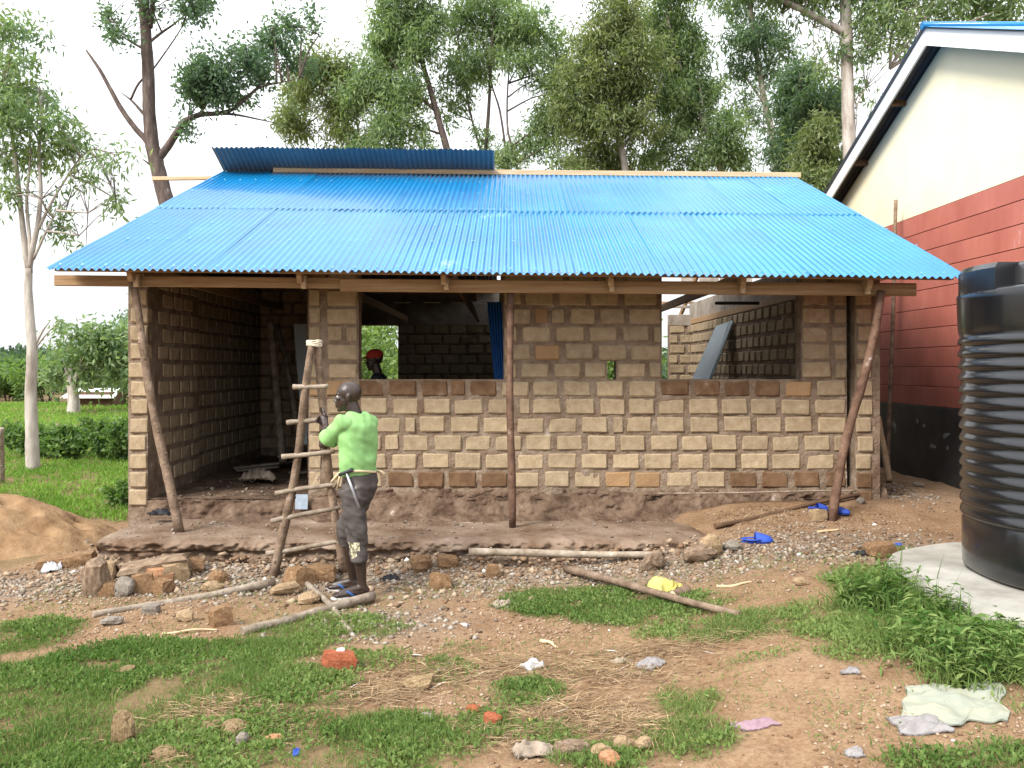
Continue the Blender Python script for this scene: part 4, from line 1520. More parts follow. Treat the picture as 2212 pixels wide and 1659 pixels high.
def ring_loft(mb, rings, seg=20):
    """rings: (centre, u, v, a, b): closed tube through ellipses"""
    vs, fs = [], []
    for (c, u, v, a, b) in rings:
        for k in range(seg):
            t = 2 * PI * k / seg
            vs.append(Vector(c) + Vector(u) * (a * math.cos(t)) + Vector(v) * (b * math.sin(t)))
    for i in range(len(rings) - 1):
        for k in range(seg):
            k2 = (k + 1) % seg
            fs.append((i * seg + k, i * seg + k2, (i + 1) * seg + k2, (i + 1) * seg + k))
    fs.append(tuple(reversed(range(seg))))
    fs.append(tuple((len(rings) - 1) * seg + k for k in range(seg)))
    mb.add(vs, fs, 0, True)


def lerp_pts(*pts, n=5):
    out = []
    for a, b in zip(pts[:-1], pts[1:]):
        for i in range(n): out.append(Vector(a).lerp(Vector(b), i / n))
    out.append(Vector(pts[-1]))
    return out


def lerp_r(*r, n=5):
    out = []
    for a, b in zip(r[:-1], r[1:]):
        for i in range(n):
            t = i / n
            out.append(a + (b - a) * (t * t * (3 - 2 * t)))
    out.append(r[-1])
    return out


def make_head(mb, hc, fwd, up=Vector((0, 0, 1)), k=1.0):
    """a shaved head: skull, jaw, brow, nose, lips, ears, eye sockets left as bumps"""
    f = Vector(fwd).normalized()
    r = f.cross(up).normalized()          # the person's right
    up = r.cross(f).normalized()
    R = Matrix((f, r, up)).transposed()
    P = lambda a, b, c: Vector(hc) + f * a * k + r * b * k + up * c * k
    mb.ball(P(-.012, 0, .030), (.098 * k, .076 * k, .090 * k), 18, 12, 0, R)       # cranium
    mb.ball(P(.030, 0, -.030), (.062 * k, .062 * k, .078 * k), 16, 10, 0, R)       # face
    mb.ball(P(.040, 0, -.078), (.042 * k, .044 * k, .034 * k), 14, 9, 0, R)        # jaw
    mb.ball(P(.066, 0, -.098), (.022 * k, .026 * k, .018 * k), 12, 8, 0, R)        # chin
    mb.ball(P(.070, 0, .022), (.022 * k, .052 * k, .014 * k), 14, 8, 0, R)         # brow
    mb.tube([P(.080, 0, .010), P(.096, 0, -.020), P(.104, 0, -.034)], [.009 * k, .012 * k, .014 * k], 9)
    for s in (-1, 1):
        mb.ball(P(.092, s * .015, -.036), (.012 * k, .011 * k, .009 * k), 9, 7, 0, R)      # nostril wings
        mb.ball(P(.064, s * .040, -.012), (.020 * k, .022 * k, .018 * k), 10, 7, 0, R)     # cheekbones
        mb.ball(P(-.006, s * .076, -.008), (.017 * k, .008 * k, .031 * k), 10, 8, 0, R)    # ears
        mb.ball(P(-.012, s * .082, .004), (.012 * k, .007 * k, .020 * k), 10, 8, 0, R)
    mb.ball(P(.088, 0, -.058), (.014 * k, .025 * k, .0085 * k), 12, 7, 0, R)       # lips
    mb.ball(P(.084, 0, -.073), (.014 * k, .022 * k, .0095 * k), 12, 7, 0, R)
    return P


def make_hand(mb, wrist, palm_c, knuckle_dir, across, curl_to, k=1.0, curl=1.0):
    """palm and five separate fingers closing round something in the direction curl_to"""
    wrist, palm_c = Vector(wrist), Vector(palm_c)
    d = Vector(knuckle_dir).normalized()
    a = Vector(across).normalized()
    c = Vector(curl_to).normalized()
    R = Matrix((d, a, d.cross(a))).transposed()
    mb.ball(palm_c, (.046 * k, .040 * k, .017 * k), 12, 8, 0, R)
    mb.tube([wrist, wrist.lerp(palm_c, .6), palm_c], [(.026 * k, .021 * k), (.028 * k, .019 * k), (.036 * k, .018 * k)], 10)
    for i, (o, L) in enumerate(((-.030, .062), (-.010, .072), (.010, .068), (.029, .054))):
        b = palm_c + a * o * k + d * .034 * k
        p1 = b + d * L * .42 * k + c * .004 * k
        p2 = p1 + (d * (1 - .75 * curl) + c * .8 * curl).normalized() * L * .33 * k
        p3 = p2 + (d * (.45 - 1.0 * curl) + c * 1.0).normalized() * L * .30 * k
        mb.tube([palm_c + a * o * .8 * k, b, p1, p2, p3], [.0105 * k, .0102 * k, .0095 * k, .0088 * k, .0068 * k], 8)
    t0 = palm_c - a * .034 * k - d * .018 * k
    t1 = t0 - a * .028 * k + d * .018 * k + c * .010 * k
    t2 = t1 + (c * .8 + d * .5).normalized() * .034 * k
    mb.tube([palm_c - d * .012 * k, t0, t1, t2], [.015 * k, .014 * k, .011 * k, .008 * k], 8)


def make_foot(mb, ankle, toe, z):
    a, t = Vector(ankle), Vector(toe)
    d = (t - a); d.z = 0; d.normalize()
    s = Vector((-d.y, d.x, 0))
    heel = Vector((a.x, a.y, z + .030)) - d * .045
    ball_ = Vector((t.x, t.y, z + .022)) - d * .055
    mb.tube([a, Vector((a.x, a.y, z + .05)) - d * .012, heel - Vector((0, 0, .004))], [.036, .038, .028], 10)
    mb.tube([heel, Vector((a.x, a.y, z + .036)) + d * .03, ball_, ball_ + d * .025], [(.028, .030), (.032, .034), (.042, .022), (.040, .014)], 12)
    mb.tube([a, Vector((a.x, a.y, z + .06)) + d * .03, ball_ + Vector((0, 0, .010))], [.036, .034, .024], 10)
    for i, (o, L, r) in enumerate(((-.030, .052, .012), (-.010, .050, .009), (.006, .045, .0085), (.020, .038, .008), (.032, .030, .0075))):
        b = ball_ + s * o + Vector((0, 0, -.006))
        mb.tube([b, b + d * L * .6 + Vector((0, 0, .004)), b + d * L + Vector((0, 0, -.004))], [r, r, r * .8], 7)


def sandal(parent, ankle, toe, z, off):
    a, t = Vector(ankle), Vector(toe)
    d = (t - a); d.z = 0; d.normalize()
    s = Vector((-d.y, d.x, 0))
    h = Vector((a.x, a.y, z)) - d * .085
    L = (Vector((t.x, t.y, z)) - h).length + .012
    out = []
    for k in range(20):
        u = 2 * PI * k / 20
        x = (math.cos(u) * .5 + .5) * L
        w = .036 + .013 * (x / L)
        out.append(h + d * x + s * math.sin(u) * w)
    mb = MB()
    n = 20
    mb.add([p + Vector((0, 0, -.016)) for p in out] + [p + Vector((0, 0, .004)) for p in out],
           [tuple(reversed(range(n))), tuple(range(n, 2 * n))] + [(k, (k + 1) % n, n + (k + 1) % n, n + k) for k in range(n)])
    so = mb.build('sandal', M['rubber_white'], parent); so.location = off
    mb = MB()
    pk = h + d * L * .80 + Vector((0, 0, .008))
    for q in (-1, 1):
        e = h + d * L * .42 + s * q * .042 + Vector((0, 0, .004))
        mb.tube([pk, pk + Vector((0, 0, .028)) - d * .02, pk.lerp(e, .5) + Vector((0, 0, .042)) + s * q * .006, e], [.006, .008, .009, .009], 7)
    st = mb.build('strap', M['rubber_blue'], so)


# ---- the man with the ladder
PX, PY = -1.20, 6.85
Fd, Rt = Vector((-.78, .62, 0)), Vector((.62, .78, 0))
man = empty('person', (PX, PY, 0))
tag(man, 'man in a bright green T-shirt and dark rolled trousers holding the ladder', 'person')
MO = man.location.copy()
J = lambda x, y, z: Vector((PX + x, PY + y, z))
gzl = float(H(PX - .02, PY - .1)) + .018
gzr = float(H(PX - .08, PY + .14)) + .018
ankL, toeL = J(.058, -.10, gzl + .075), J(-.165, -.165, gzl)
ankR, toeR = J(-.056, .13, gzr + .075), J(-.275, .13, gzr)
kneeL, kneeR = J(.012, -.105, .475), J(-.105, .085, .49)
hipL, hipR = J(-.045, -.075, .86), J(.055, .07, .86)
shL, shR = J(-.094, -.124, 1.368), J(.088, .112, 1.362)
elL, wrL, haL = J(-.272, .03, 1.180), J(-.292, .205, 1.325), J(-.322, .275, 1.400)
elR, wrR, haR = J(-.10, .36, 1.14), J(-.27, .345, 1.265), J(-.318, .322, 1.325)
hc = J(-.072, -.004, 1.572)
UP = Vector((0, 0, 1))
mb = MB()
HP = make_head(mb, hc, (-1, -.12, -.03), k=1.02)
mb.tube([J(-.005, 0, 1.36), J(-.02, 0, 1.43), J(-.045, 0, 1.50), J(-.062, 0, 1.545)], [.070, .062, .058, .055], 14)
ring_loft(mb, [(J(0, 0, z), Rt, Fd, a, b) for z, a, b in ((.84, .13, .10), (.95, .135, .09), (1.1, .135, .09), (1.25, .15, .095), (1.36, .14, .075), (1.41, .07, .055))])
for sh, el, wr, ha in ((shL, elL, wrL, haL), (shR, elR, wrR, haR)):
    mb.tube(lerp_pts(J(0, 0, 1.35), sh, el, n=5), lerp_r(.045, .047, .041, n=5), 12)
    mb.tube(lerp_pts(el, el.lerp(wr, .4), wr, n=4), lerp_r(.040, .041, .026, n=4), 12)
rail_dir = (at(684, 742, 7.25) - at(741, 1236, 7.35)).normalized()
make_hand(mb, wrL, haL, rail_dir * .55 + Vector((-.25, .35, .4)), Vector((.35, -.75, .45)), (-.5, .75, .1), 1.0)
make_hand(mb, wrR, haR, rail_dir * .35 + Vector((-.5, -.1, .3)), Vector((.1, .5, .8)), (-.55, -.55, .1), 1.0)
for hip, kn, an in ((hipL, kneeL, ankL), (hipR, kneeR, ankR)):
    mb.tube(lerp_pts(hip, kn, n=6), lerp_r(.075, .052, n=6), 14)
    calf = kn.lerp(an, .33) - Vector((-.012, .004, 0))
    mb.tube(lerp_pts(kn, calf, an, n=5), lerp_r(.050, .052, .034, n=5), 14)
make_foot(mb, ankL, toeL, gzl)
make_foot(mb, ankR, toeR, gzr)
body = remeshed(mb, 'body', M['skin'], man, .0048, 2)
body.location = -MO
for s in (-1, 1):
    e = MB(); e.ball(HP(.074, s * .030, .002), .0125, 10, 8)
    q = e.build('eye', M['eye'], man); q.location = -MO
    e = MB(); e.ball(HP(.0835, s * .0305, .002), .006, 8, 6)
    q2 = e.build('pupil', M['iron'], q)
# shirt
mb = MB()
ring_loft(mb, [(J(x, y, z), Rt, Fd, a, b) for x, y, z, a, b in (
    (.012, 0, .955, .155, .112), (.012, 0, .975, .158, .114), (.010, 0, 1.05, .166, .120), (.004, 0, 1.15, .172, .122), (0, 0, 1.26, .178, .122), (.004, 0, 1.34, .170, .108),
    (.002, 0, 1.395, .138, .090), (-.004, 0, 1.430, .102, .078), (-.012, 0, 1.452, .074, .070))], 28)
for sh, el, q in ((shL, elL, 1), (shR, elR, -1)):
    e = sh.lerp(el, .74)
    mb.tube(lerp_pts(J(0, 0, 1.34).lerp(sh, .35), sh, sh.lerp(el, .45), e, n=4), lerp_r(.062, .066, .070, .082, n=4), 18)
shirt = remeshed(mb, 'shirt', M['shirt'], man, .0075, 4, .026, 5, 11, (1.0, 1.0, .8))
shirt.location = -MO
# trousers, cut off below the knee
mb = MB()
ring_loft(mb, [(J(x, 0, z), Rt, Fd, a, b) for x, z, a, b in ((.018, 1.01, .138, .100), (.022, .96, .150, .108), (.026, .88, .164, .126), (.016, .80, .160, .122), (.006, .74, .14, .10))], 26)
cutL, cutR = kneeL.lerp(ankL, .47), kneeR.lerp(ankR, .30)
mb.tube(lerp_pts(hipL + Vector((.015, 0, 0)), kneeL + Vector((.012, 0, .03)), cutL, n=6), lerp_r(.105, .082, .066, n=6), 20)
mb.tube(lerp_pts(hipR + Vector((.0, 0, 0)), kneeR + Vector((.012, 0, .03)), cutR, n=6), lerp_r(.105, .084, .070, n=6), 20)
trou = remeshed(mb, 'trousers', M['trouser'], man, .0085, 3, .034, 11, 10.0, (.9, .9, 1.3))
trou.location = -MO
# printed patch on the near leg
mb = MB()
n1, n2 = 9, 9
vs = []
ax0, ax1 = kneeL.lerp(ankL, .06), kneeL.lerp(ankL, .46)
for i in range(n1):
    c = ax0.lerp(ax1, i / (n1 - 1))
    for j in range(n2):
        t = math.radians(-128 + 62 * j / (n2 - 1))
        rr = .084 - .014 * i / (n1 - 1)
        vs.append(c + Vector((math.cos(t) * rr, math.sin(t) * rr, 0)))
mb.add(vs, [tuple(q) for q in grid_faces(n1, n2)], 0, True)
pt = mb.build('patch', M['patch'], trou)
# rope belt with hanging ends
mb = MB()
pts = []
for k in range(25):
    t = 2 * PI * k / 24
    pts.append(J(.014, 0, .985 + .012 * math.sin(t * 2)) + Rt * (.160 * math.cos(t)) + Fd * (.116 * math.sin(t)))
mb.tube(pts, .011, 6)
k0 = J(-.115, -.02, .985)
for (dx, dy, dz, r) in ((-.055, .0, -.115, .010), (-.085, -.01, -.09, .011), (-.035, -.015, -.135, .009), (-.07, .01, -.13, .009)):
    mb.tube([k0, k0 + Vector((dx * .4, dy - .012, dz * .35)), k0 + Vector((dx, dy, dz))], [r, r * 1.1, r * .9], 6)
mb.ball(k0, (.024, .024, .020), 9, 7)
k1 = J(.155, .02, .985)
for dz in (-.02, -.045):
    mb.tube([k1, k1 + Vector((.035, -.005, -.008)), k1 + Vector((.075, 0, dz - .012))], [.010, .009, .005], 6)
rp = mb.build('rope_belt', M['rope'], man); rp.location = -MO
sandal(man, ankL, toeL, gzl - .002, -MO)
sandal(man, ankR, toeR, gzr - .002, -MO)
# hammer through the belt
ham = empty('hammer', at(1146 / 1.4756, 1620 / 1.4756, 6.66)); HM = ham.location.copy()
tag(ham, 'claw hammer tucked head up under the man\'s rope belt', 'hammer')
mb = MB()
a, b_ = at(748, 1020, 6.69), at(776, 1098, 6.66)
mb.tube([a, a.lerp(b_, .5), b_], [.010, .0115, .0125], 8)
q = mb.build('handle', M['steel'], ham); q.location = -HM
mb = MB()
hd = Vector((.93, -.1, .36)).normalized()
mb.tube([a - hd * .062, a - hd * .03, a + hd * .03, a + hd * .055], [(.006, .014), (.014, .014), (.015, .015), (.018, .018)], 10)
q = mb.build('head', M['iron'], ham); q.location = -HM

# ---- the man with a red cap inside
QX, QY, QZ = (814 - CX0) * 10.6 / F0, 10.6, .42
m2 = empty('person', (QX, QY, QZ))
tag(m2, 'man in a red cap standing inside the house behind the first window', 'person')
J2 = lambda x, y, z: Vector((QX + x, QY + y, QZ + z))
mb = MB()
h2 = J2(-.03, 0, 1.475)
HP2 = make_head(mb, h2, (-1, -.08, -.12), k=1.03)
mb.tube([J2(.03, 0, 1.24), J2(.01, 0, 1.33), J2(-.02, 0, 1.42)], [.062, .056, .054], 12)
ring_loft(mb, [(J2(.02, 0, z), (0, 1, 0), (-1, 0, 0), a, b) for z, a, b in ((.78, .14, .1), (.95, .14, .1), (1.15, .16, .105), (1.27, .14, .08), (1.31, .07, .055))])
for s in (-1, 1):
    sh, el, wr = J2(.03, s * .175, 1.26), J2(.05, s * .22, .98), J2(-.10, s * .20, .80)
    mb.tube(lerp_pts(J2(.02, 0, 1.24), sh, el, n=4), lerp_r(.05, .052, .04, n=4), 12)
    mb.tube(lerp_pts(el, wr, n=4), lerp_r(.04, .026, n=4), 10)
    make_hand(mb, wr, wr + Vector((-.05, 0, -.05)), (-.6, 0, -.8), (.3, 1, 0), (-.8, 0, .3), 1, .6)
    hp, kn, an = J2(.02, s * .09, .80), J2(-.01, s * .10, .43), J2(.02, s * .11, .08)
    mb.tube(lerp_pts(hp, kn, an, n=5), lerp_r(.08, .055, .036, n=5), 12)
    make_foot(mb, an, an + Vector((-.21, 0, -.08)), QZ)
b2 = remeshed(mb, 'body', M['skin'], m2, .007, 2); b2.location = -m2.location
mb = MB()
ring_loft(mb, [(J2(.02, 0, z), (0, 1, 0), (-1, 0, 0), a, b) for z, a, b in ((.74, .165, .12), (.95, .165, .115), (1.15, .18, .118), (1.26, .165, .095), (1.315, .075, .065))])
for s in (-1, 1):
    sh, el = J2(.03, s * .175, 1.25), J2(.05, s * .22, .98)
    mb.tube(lerp_pts(J2(.02, 0, 1.22).lerp(sh, .4), sh, sh.lerp(el, .8), n=4), lerp_r(.07, .073, .07, n=4), 14)
q = remeshed(mb, 'shirt', M['dark_shirt'], m2, .010, 3, .014, 8); q.location = -m2.location
mb = MB()
ring_loft(mb, [(J2(.02, 0, z), (0, 1, 0), (-1, 0, 0), a, b) for z, a, b in ((.80, .15, .11), (.74, .165, .125), (.66, .15, .11))])
for s in (-1, 1):
    hp, kn, an = J2(.02, s * .09, .76), J2(-.01, s * .10, .43), J2(.02, s * .11, .11)
    mb.tube(lerp_pts(hp, kn, an, n=5), lerp_r(.10, .08, .068, n=5), 14)
q = remeshed(mb, 'trousers', M['trouser'], m2, .010, 3, .014, 9); q.location = -m2.location
mb = MB()
f2 = Vector((-1, -.08, -.12)).normalized(); r2 = f2.cross(UP).normalized(); u2 = r2.cross(f2)
R2 = Matrix((f2, r2, u2)).transposed()
mb.ball(HP2(-.012, 0, .060), (.108, .088, .078), 18, 12, 0, R2)
vs = []
for i in range(6):
    for j in range(9):
        t = math.radians(-68 + 136 * j / 8)
        q_ = i / 5
        vs.append(HP2(.05 + math.cos(t) * (.045 + .075 * q_), math.sin(t) * .085, .052 - .012 * q_ - .012 * (1 - math.cos(t))))
g = [tuple(q) for q in grid_faces(6, 9)]
mb.add(vs, g, 0, True)
mb.add([v - Vector((0, 0, .006)) for v in vs], [f[::-1] for f in g], 0, True)
cp = remeshed(mb, 'cap', M['red_cap'], m2, .005, 1); cp.location = -m2.location
# ------------------------------------------------------------------ stones, sticks and litter
M['stone_tan'] = mat('tan_stone', [(.22, .145, .078), (.31, .215, .125), (.38, .28, .175)], .92, 9, .5, 40, .15)
M['stone_brown'] = mat('brown_block_piece', [(.145, .078, .038), (.21, .122, .062), (.27, .17, .095)], .92, 8, .5, 40, .15)
M['stone_grey'] = mat('grey_stone', [(.15, .125, .10), (.22, .19, .155), (.29, .255, .215)], .9, 12, .5, 50, .2)
M['stone_mud'] = mat('muddy_stone', [(.13, .08, .05), (.205, .14, .092), (.30, .225, .16)], .92, 7, .6, 40, .15)
M['stone_red'] = mat('red_brick_piece', [(.22, .058, .026), (.30, .085, .040), (.36, .12, .062)], .92, 9, .5, 40, .15)
M['stone_orange'] = mat('orange_brick_piece', [(.29, .13, .06), (.37, .185, .095), (.42, .24, .14)], .92, 9, .5, 40, .15)
M['sand'] = mat('building_sand', [(.20, .118, .06), (.27, .168, .09), (.325, .215, .122)], .97, 3.5, .8, 16, .08, bdist=.02)
M['white_plastic'] = mat('white_plastic', [(.33, .33, .33), (.42, .42, .43)], .5, 8, .2, 30)
M['clear_plastic'] = mat('greyish_plastic', [(.20, .185, .18), (.27, .25, .245)], .4, 12, .3, 40)
M['sack_print'] = mat('printed_white_sack', [(.235, .255, .215), (.32, .31, .265), (.37, .355, .305), (.30, .295, .215)], .7, 9, .4, 40, contrast=(.33, .7))
M['yellow'] = mat('yellow_plastic', [(.42, .36, .085), (.52, .46, .15)], .5, 9, .3, 25)
M['purple'] = mat('faded_purple_plastic', [(.24, .15, .18), (.28, .185, .21)], .6, 14, .3, 40)
M['paper'] = mat('white_paper', [(.36, .35, .34), (.44, .43, .42)], .8, 20)
M['rag'] = mat('dusty_rag', [(.23, .18, .135), (.32, .26, .205)], .95, 14, .4, 40)
M['clog'] = mat('blue_clog_foam', [(.025, .065, .36), (.035, .09, .45)], .55, 6)
M['black_rubber'] = mat('black_rubber', [(.012, .012, .015), (.02, .02, .024)], .6, 5)
M['sheet_grey'] = mat('grey_steel_sheet', [(.42, .49, .53), (.48, .55, .58)], .5, 3, 0, 30, .5)
M['sheet_blue'] = mat('dark_blue_sheet', [(.010, .075, .27), (.014, .10, .33)], .42, 3, 0, 30, .5)
M['zinc'] = mat('zinc_sheet', [(.26, .32, .38), (.36, .42, .48)], .4, 20, 0, 30, .5, metal=.4)
M['straw'] = mat('dry_straw', [(.15, .082, .038), (.27, .17, .088), (.42, .30, .175)], .9, 5, attr='tint')
M['clod'] = mat('dry_root_clod', [(.20, .12, .06), (.34, .23, .12), (.44, .33, .19)], .97, 12, .9, 40, .1, bdist=.02)


def rock_mesh(kind, seed, m):
    """block: broken building-stone piece; stone: rounded lump. unit size"""
    r = random.Random(seed)
    n = 3
    vs, idx, fs = [], {}, []

    def vert(p):
        k = tuple(round(c, 3) for c in p)
        if k not in idx:
            idx[k] = len(vs)
            q = Vector(p)
            if kind == 'stone':
                q = q.normalized() * (.5 + .16 * (float(noise(q.x * 2.2 + seed, q.y * 2.2, q.z * 2.2, seed)) - .5) * 2)
                q += Vector((r.uniform(-.04, .04), r.uniform(-.04, .04), r.uniform(-.04, .04)))
            else:
                e = sum(1 for c in q if abs(abs(c) - .5) < 1e-3)
                if e >= 2: q *= .93 if e == 2 else .85
                q += Vector((r.uniform(-.05, .05), r.uniform(-.05, .05), r.uniform(-.05, .05)))
                q.x += .25 * q.y * r0; q.z *= 1 - .35 * max(0, q.x * s0)
            vs.append(q)
        return idx[k]
    r0, s0 = r.uniform(-1, 1), r.uniform(-1, 1)
    for ax in range(3):
        for s in (-.5, .5):
            for i in range(n):
                for j in range(n):
                    q = []
                    for (a, b) in ((0, 0), (1, 0), (1, 1), (0, 1)):
                        p = [0, 0, 0]
                        p[ax] = s
                        p[(ax + 1) % 3] = -.5 + (i + a) / n
                        p[(ax + 2) % 3] = -.5 + (j + b) / n
                        q.append(vert(p))
                    fs.append(tuple(q) if s > 0 else tuple(reversed(q)))
    return MB().add(vs, fs).mesh(kind, m)


def rock(name, label, vx, vy, w, h, mkey, seed, kind='block', cat='stone', rz=None, d=None, group=None, sink=.12, lean=.15):
    """(vx, vy): where its foot meets the ground; w, h in survey units"""
    p = G(vx, vy)
    W, Hh = w * p.y / F0, h * p.y / F0
    D = d if d else W * .8
    r = random.Random(seed)
    o = link(bpy.data.objects.new(name, rock_mesh(kind, seed, M[mkey])))
    o.scale = (W, D, Hh)
    o.rotation_euler = (r.uniform(-lean, lean), r.uniform(-lean, lean), rz if rz is not None else r.uniform(-.6, .6))
    o.location = (p.x, p.y + D * .35, float(H(p.x, p.y + D * .35)) + Hh * (.5 - sink))
    tag(o, label, cat, group)
    return o


BP, ST = 'broken block pieces', 'loose stones'
for i, a in enumerate((
    # left pile at the slab corner
    ('block_piece', 'tan cube shaped block piece topmost in the pile at the slab corner', 224, 1254, 44, 40, 'stone_tan', 'block', .1),
    ('block_piece', 'brown block piece at the bottom left of the corner pile', 222, 1288, 50, 34, 'stone_brown', 'block', .05),
    ('block_piece', 'tall dark boulder leaning on the left end of the slab', 196, 1290, 62, 90, 'stone_mud', 'stone', 0),
    ('block_piece', 'pale grey pointed stone in front of the corner pile', 261, 1290, 42, 48, 'stone_grey', 'stone', 0),
    ('block_piece', 'brown block piece standing upright in the corner pile', 302, 1283, 44, 46, 'stone_brown', 'block', .3),
    ('block_piece', 'orange brown block piece in the middle of the corner pile', 338, 1265, 52, 38, 'stone_orange', 'block', .4),
    ('block_piece', 'brown block piece at the right foot of the corner pile', 345, 1284, 44, 34, 'stone_brown', 'block', -.5),
    ('block_piece', 'tan chunky block piece at the right end of the corner pile', 374, 1258, 56, 46, 'stone_tan', 'block', .5),
    ('block_piece', 'dark brown block piece behind the right end of the corner pile', 398, 1240, 66, 36, 'stone_brown', 'block', .2),
    ('block_piece', 'long reddish block slab lying behind the corner pile', 318, 1256, 160, 40, 'stone_mud', 'block', .02),
    ('block_piece', 'long brown block piece lying left of the slab', 160, 1225, 70, 30, 'stone_brown', 'block', .25),
    ('block_piece', 'flat brown block piece nearest the sand heap', 105, 1228, 56, 22, 'stone_brown', 'block', .3),
    ('stone', 'pale flat stone on the rubble before the slab', 455, 1282, 50, 24, 'stone_tan', 'stone', .5),
    ('stone', 'brown lump behind the pale flat stone before the slab', 468, 1262, 40, 30, 'stone_brown', 'stone', .2),
    ('block_piece', 'brown pointed block piece alone on the grass below the long pole', 473, 1352, 44, 46, 'stone_brown', 'block', .5),
    ('stone', 'long tan stone right of the ladder foot', 612, 1288, 72, 28, 'stone_tan', 'stone', .5),
    ('block_piece', 'red brown block piece between the ladder rails', 645, 1268, 56, 46, 'stone_brown', 'block', .6),
    ('block_piece', 'brown block piece behind the man\'s feet', 692, 1258, 60, 34, 'stone_brown', 'block', .1),
    ('stone', 'flat tan stone between the two crossing sticks', 664, 1306, 50, 26, 'stone_tan', 'stone', .1),
    ('block_piece', 'square brown block piece standing alone right of the man', 950, 1275, 44, 38, 'stone_brown', 'block', .1),
    ('block_piece', 'brown block piece against the slab edge above the lone square one', 936, 1208, 52, 26, 'stone_brown', 'block', .15),
    ('block_piece', 'round brown block piece before the slab, left of two others', 908, 1238, 52, 38, 'stone_brown', 'stone', .2),
    ('block_piece', 'tan block piece right of the round brown one before the slab', 966, 1228, 46, 26, 'stone_brown', 'block', .4),
    ('stone', 'pale stone touching the left end of the pole by the slab', 1016, 1200, 36, 18, 'stone_tan', 'stone', .1),
    ('block_piece', 'small brown upright block piece in the gravel', 1063, 1248, 26, 30, 'stone_brown', 'block', .1),
    ('stone', 'muddy stone below the pole beside the slab', 1086, 1224, 44, 28, 'stone_mud', 'stone', .1),
    ('block_piece', 'large tan block piece leaning behind the pole by the slab', 1278, 1196, 70, 44, 'stone_tan', 'block', .3),
    ('stone', 'rough tan stone beside the big tan piece behind the pole', 1337, 1192, 46, 34, 'stone_mud', 'stone', .3),
    ('stone', 'pointed muddy stone at the right end of the pole by the slab', 1418, 1236, 50, 52, 'stone_mud', 'stone', .3),
    ('stone', 'big round muddy boulder before the slab end', 1514, 1218, 68, 44, 'stone_mud', 'stone', .2),
    ('stone', 'upright boulder right behind the big round one at the slab end', 1540, 1205, 52, 52, 'stone_tan', 'stone', .3),
    ('stone', 'pale grey stone right of the slab end boulders', 1582, 1192, 40, 22, 'stone_grey', 'stone', .3),
    ('block_piece', 'small tan block piece at the foot of the right leaning post', 1770, 1126, 30, 26, 'stone_tan', 'block', .2),
    ('block_piece', 'square brown block piece near the concrete pad', 1908, 1206, 56, 38, 'stone_brown', 'block', .2),
    ('stone', 'flat tan stone on the dirt right of the yellow cloth', 1732, 1266, 36, 18, 'stone_tan', 'stone', .1),
    ('red_brick', 'broken red brick lying in the grass with white lime on top', 728, 1452, 64, 42, 'stone_red', 'block', .25),
    ('brick_chip', 'larger red brick chip in the lower middle grass', 1062, 1570, 52, 28, 'stone_red', 'stone', .1),
    ('brick_chip', 'smaller red brick chip left of the larger one', 1024, 1545, 32, 20, 'stone_red', 'stone', .1),
    ('stone', 'round tan stone near the bottom edge, right of a mossy one', 1393, 1625, 38, 32, 'stone_tan', 'stone', .1),
    ('stone', 'mossy yellow stone near the bottom edge, left of the round tan one', 1345, 1625, 46, 36, 'stone_tan', 'stone', .1),
    ('stone', 'rough tan stone below the mossy yellow one', 1300, 1640, 44, 32, 'stone_tan', 'stone', .2),
    ('stone', 'orange stone at the bottom edge below the mossy stones', 1320, 1662, 52, 36, 'stone_orange', 'stone', .1),
    ('stone', 'red brown stone between the rag and the mossy stones', 1236, 1638, 60, 30, 'stone_mud', 'block', .4),
    ('stone', 'white upright stone in the grass at the lower left', 521, 1615, 30, 34, 'stone_grey', 'stone', .1),
    ('stone', 'flat orange stone right of the white upright one', 585, 1610, 50, 18, 'stone_orange', 'stone', .2),
    ('stone', 'flat pale stone in the grass left of the brick chips', 918, 1560, 40, 18, 'stone_grey', 'stone', .1),
    ('stone', 'pale grey stone propped under the long pole', 322, 1326, 34, 20, 'stone_grey', 'block', .1),
    ('stone', 'flat white stone in front of the long pole\'s left end', 236, 1352, 46, 20, 'stone_grey', 'stone', .2),
    ('stone', 'tan stone with a flat top below the long pole', 396, 1346, 40, 24, 'stone_tan', 'stone', .1),
    ('stone', 'pale stone right of the slipper toes on the rubble', 718, 1258, 30, 14, 'stone_grey', 'stone', .1),
    ('stone', 'small pale rock on the ground before the red wall', 1985, 1052, 26, 12, 'stone_grey', 'stone', .1),
    ('stone', 'white stone at the foot of the house\'s right corner', 1862, 1090, 18, 14, 'stone_grey', 'stone', .1))):
    rock(a[0], a[1], a[2], a[3], a[4], a[5], a[6], 300 + i, a[7], 'brick piece' if 'brick' in a[0] else 'block piece' if a[0] == 'block_piece' else 'stone', rz=a[8],
         group=BP if a[0] == 'block_piece' else ST if a[0] == 'stone' else None)
lime = rock('lime_lump', 'lump of white lime on top of the broken red brick', 735, 1444, 22, 10, 'paper', 390, 'stone', 'lime', sink=0)
lime.location.z += .085


# sticks and poles lying about
def lying(name, label, p0, p1, r0, r1, m, seed, cat='pole', bend=.015, group='poles lying on the ground', l0=None, l1=None):
    a, b = G(*p0), G(*p1)
    a.z += (r0 * .75 if l0 is None else l0)
    b.z += (r1 * .75 if l1 is None else l1)
    o = stick(name, a, b, r0, r1, M[m], label, cat, seed, group, bend)
    return o


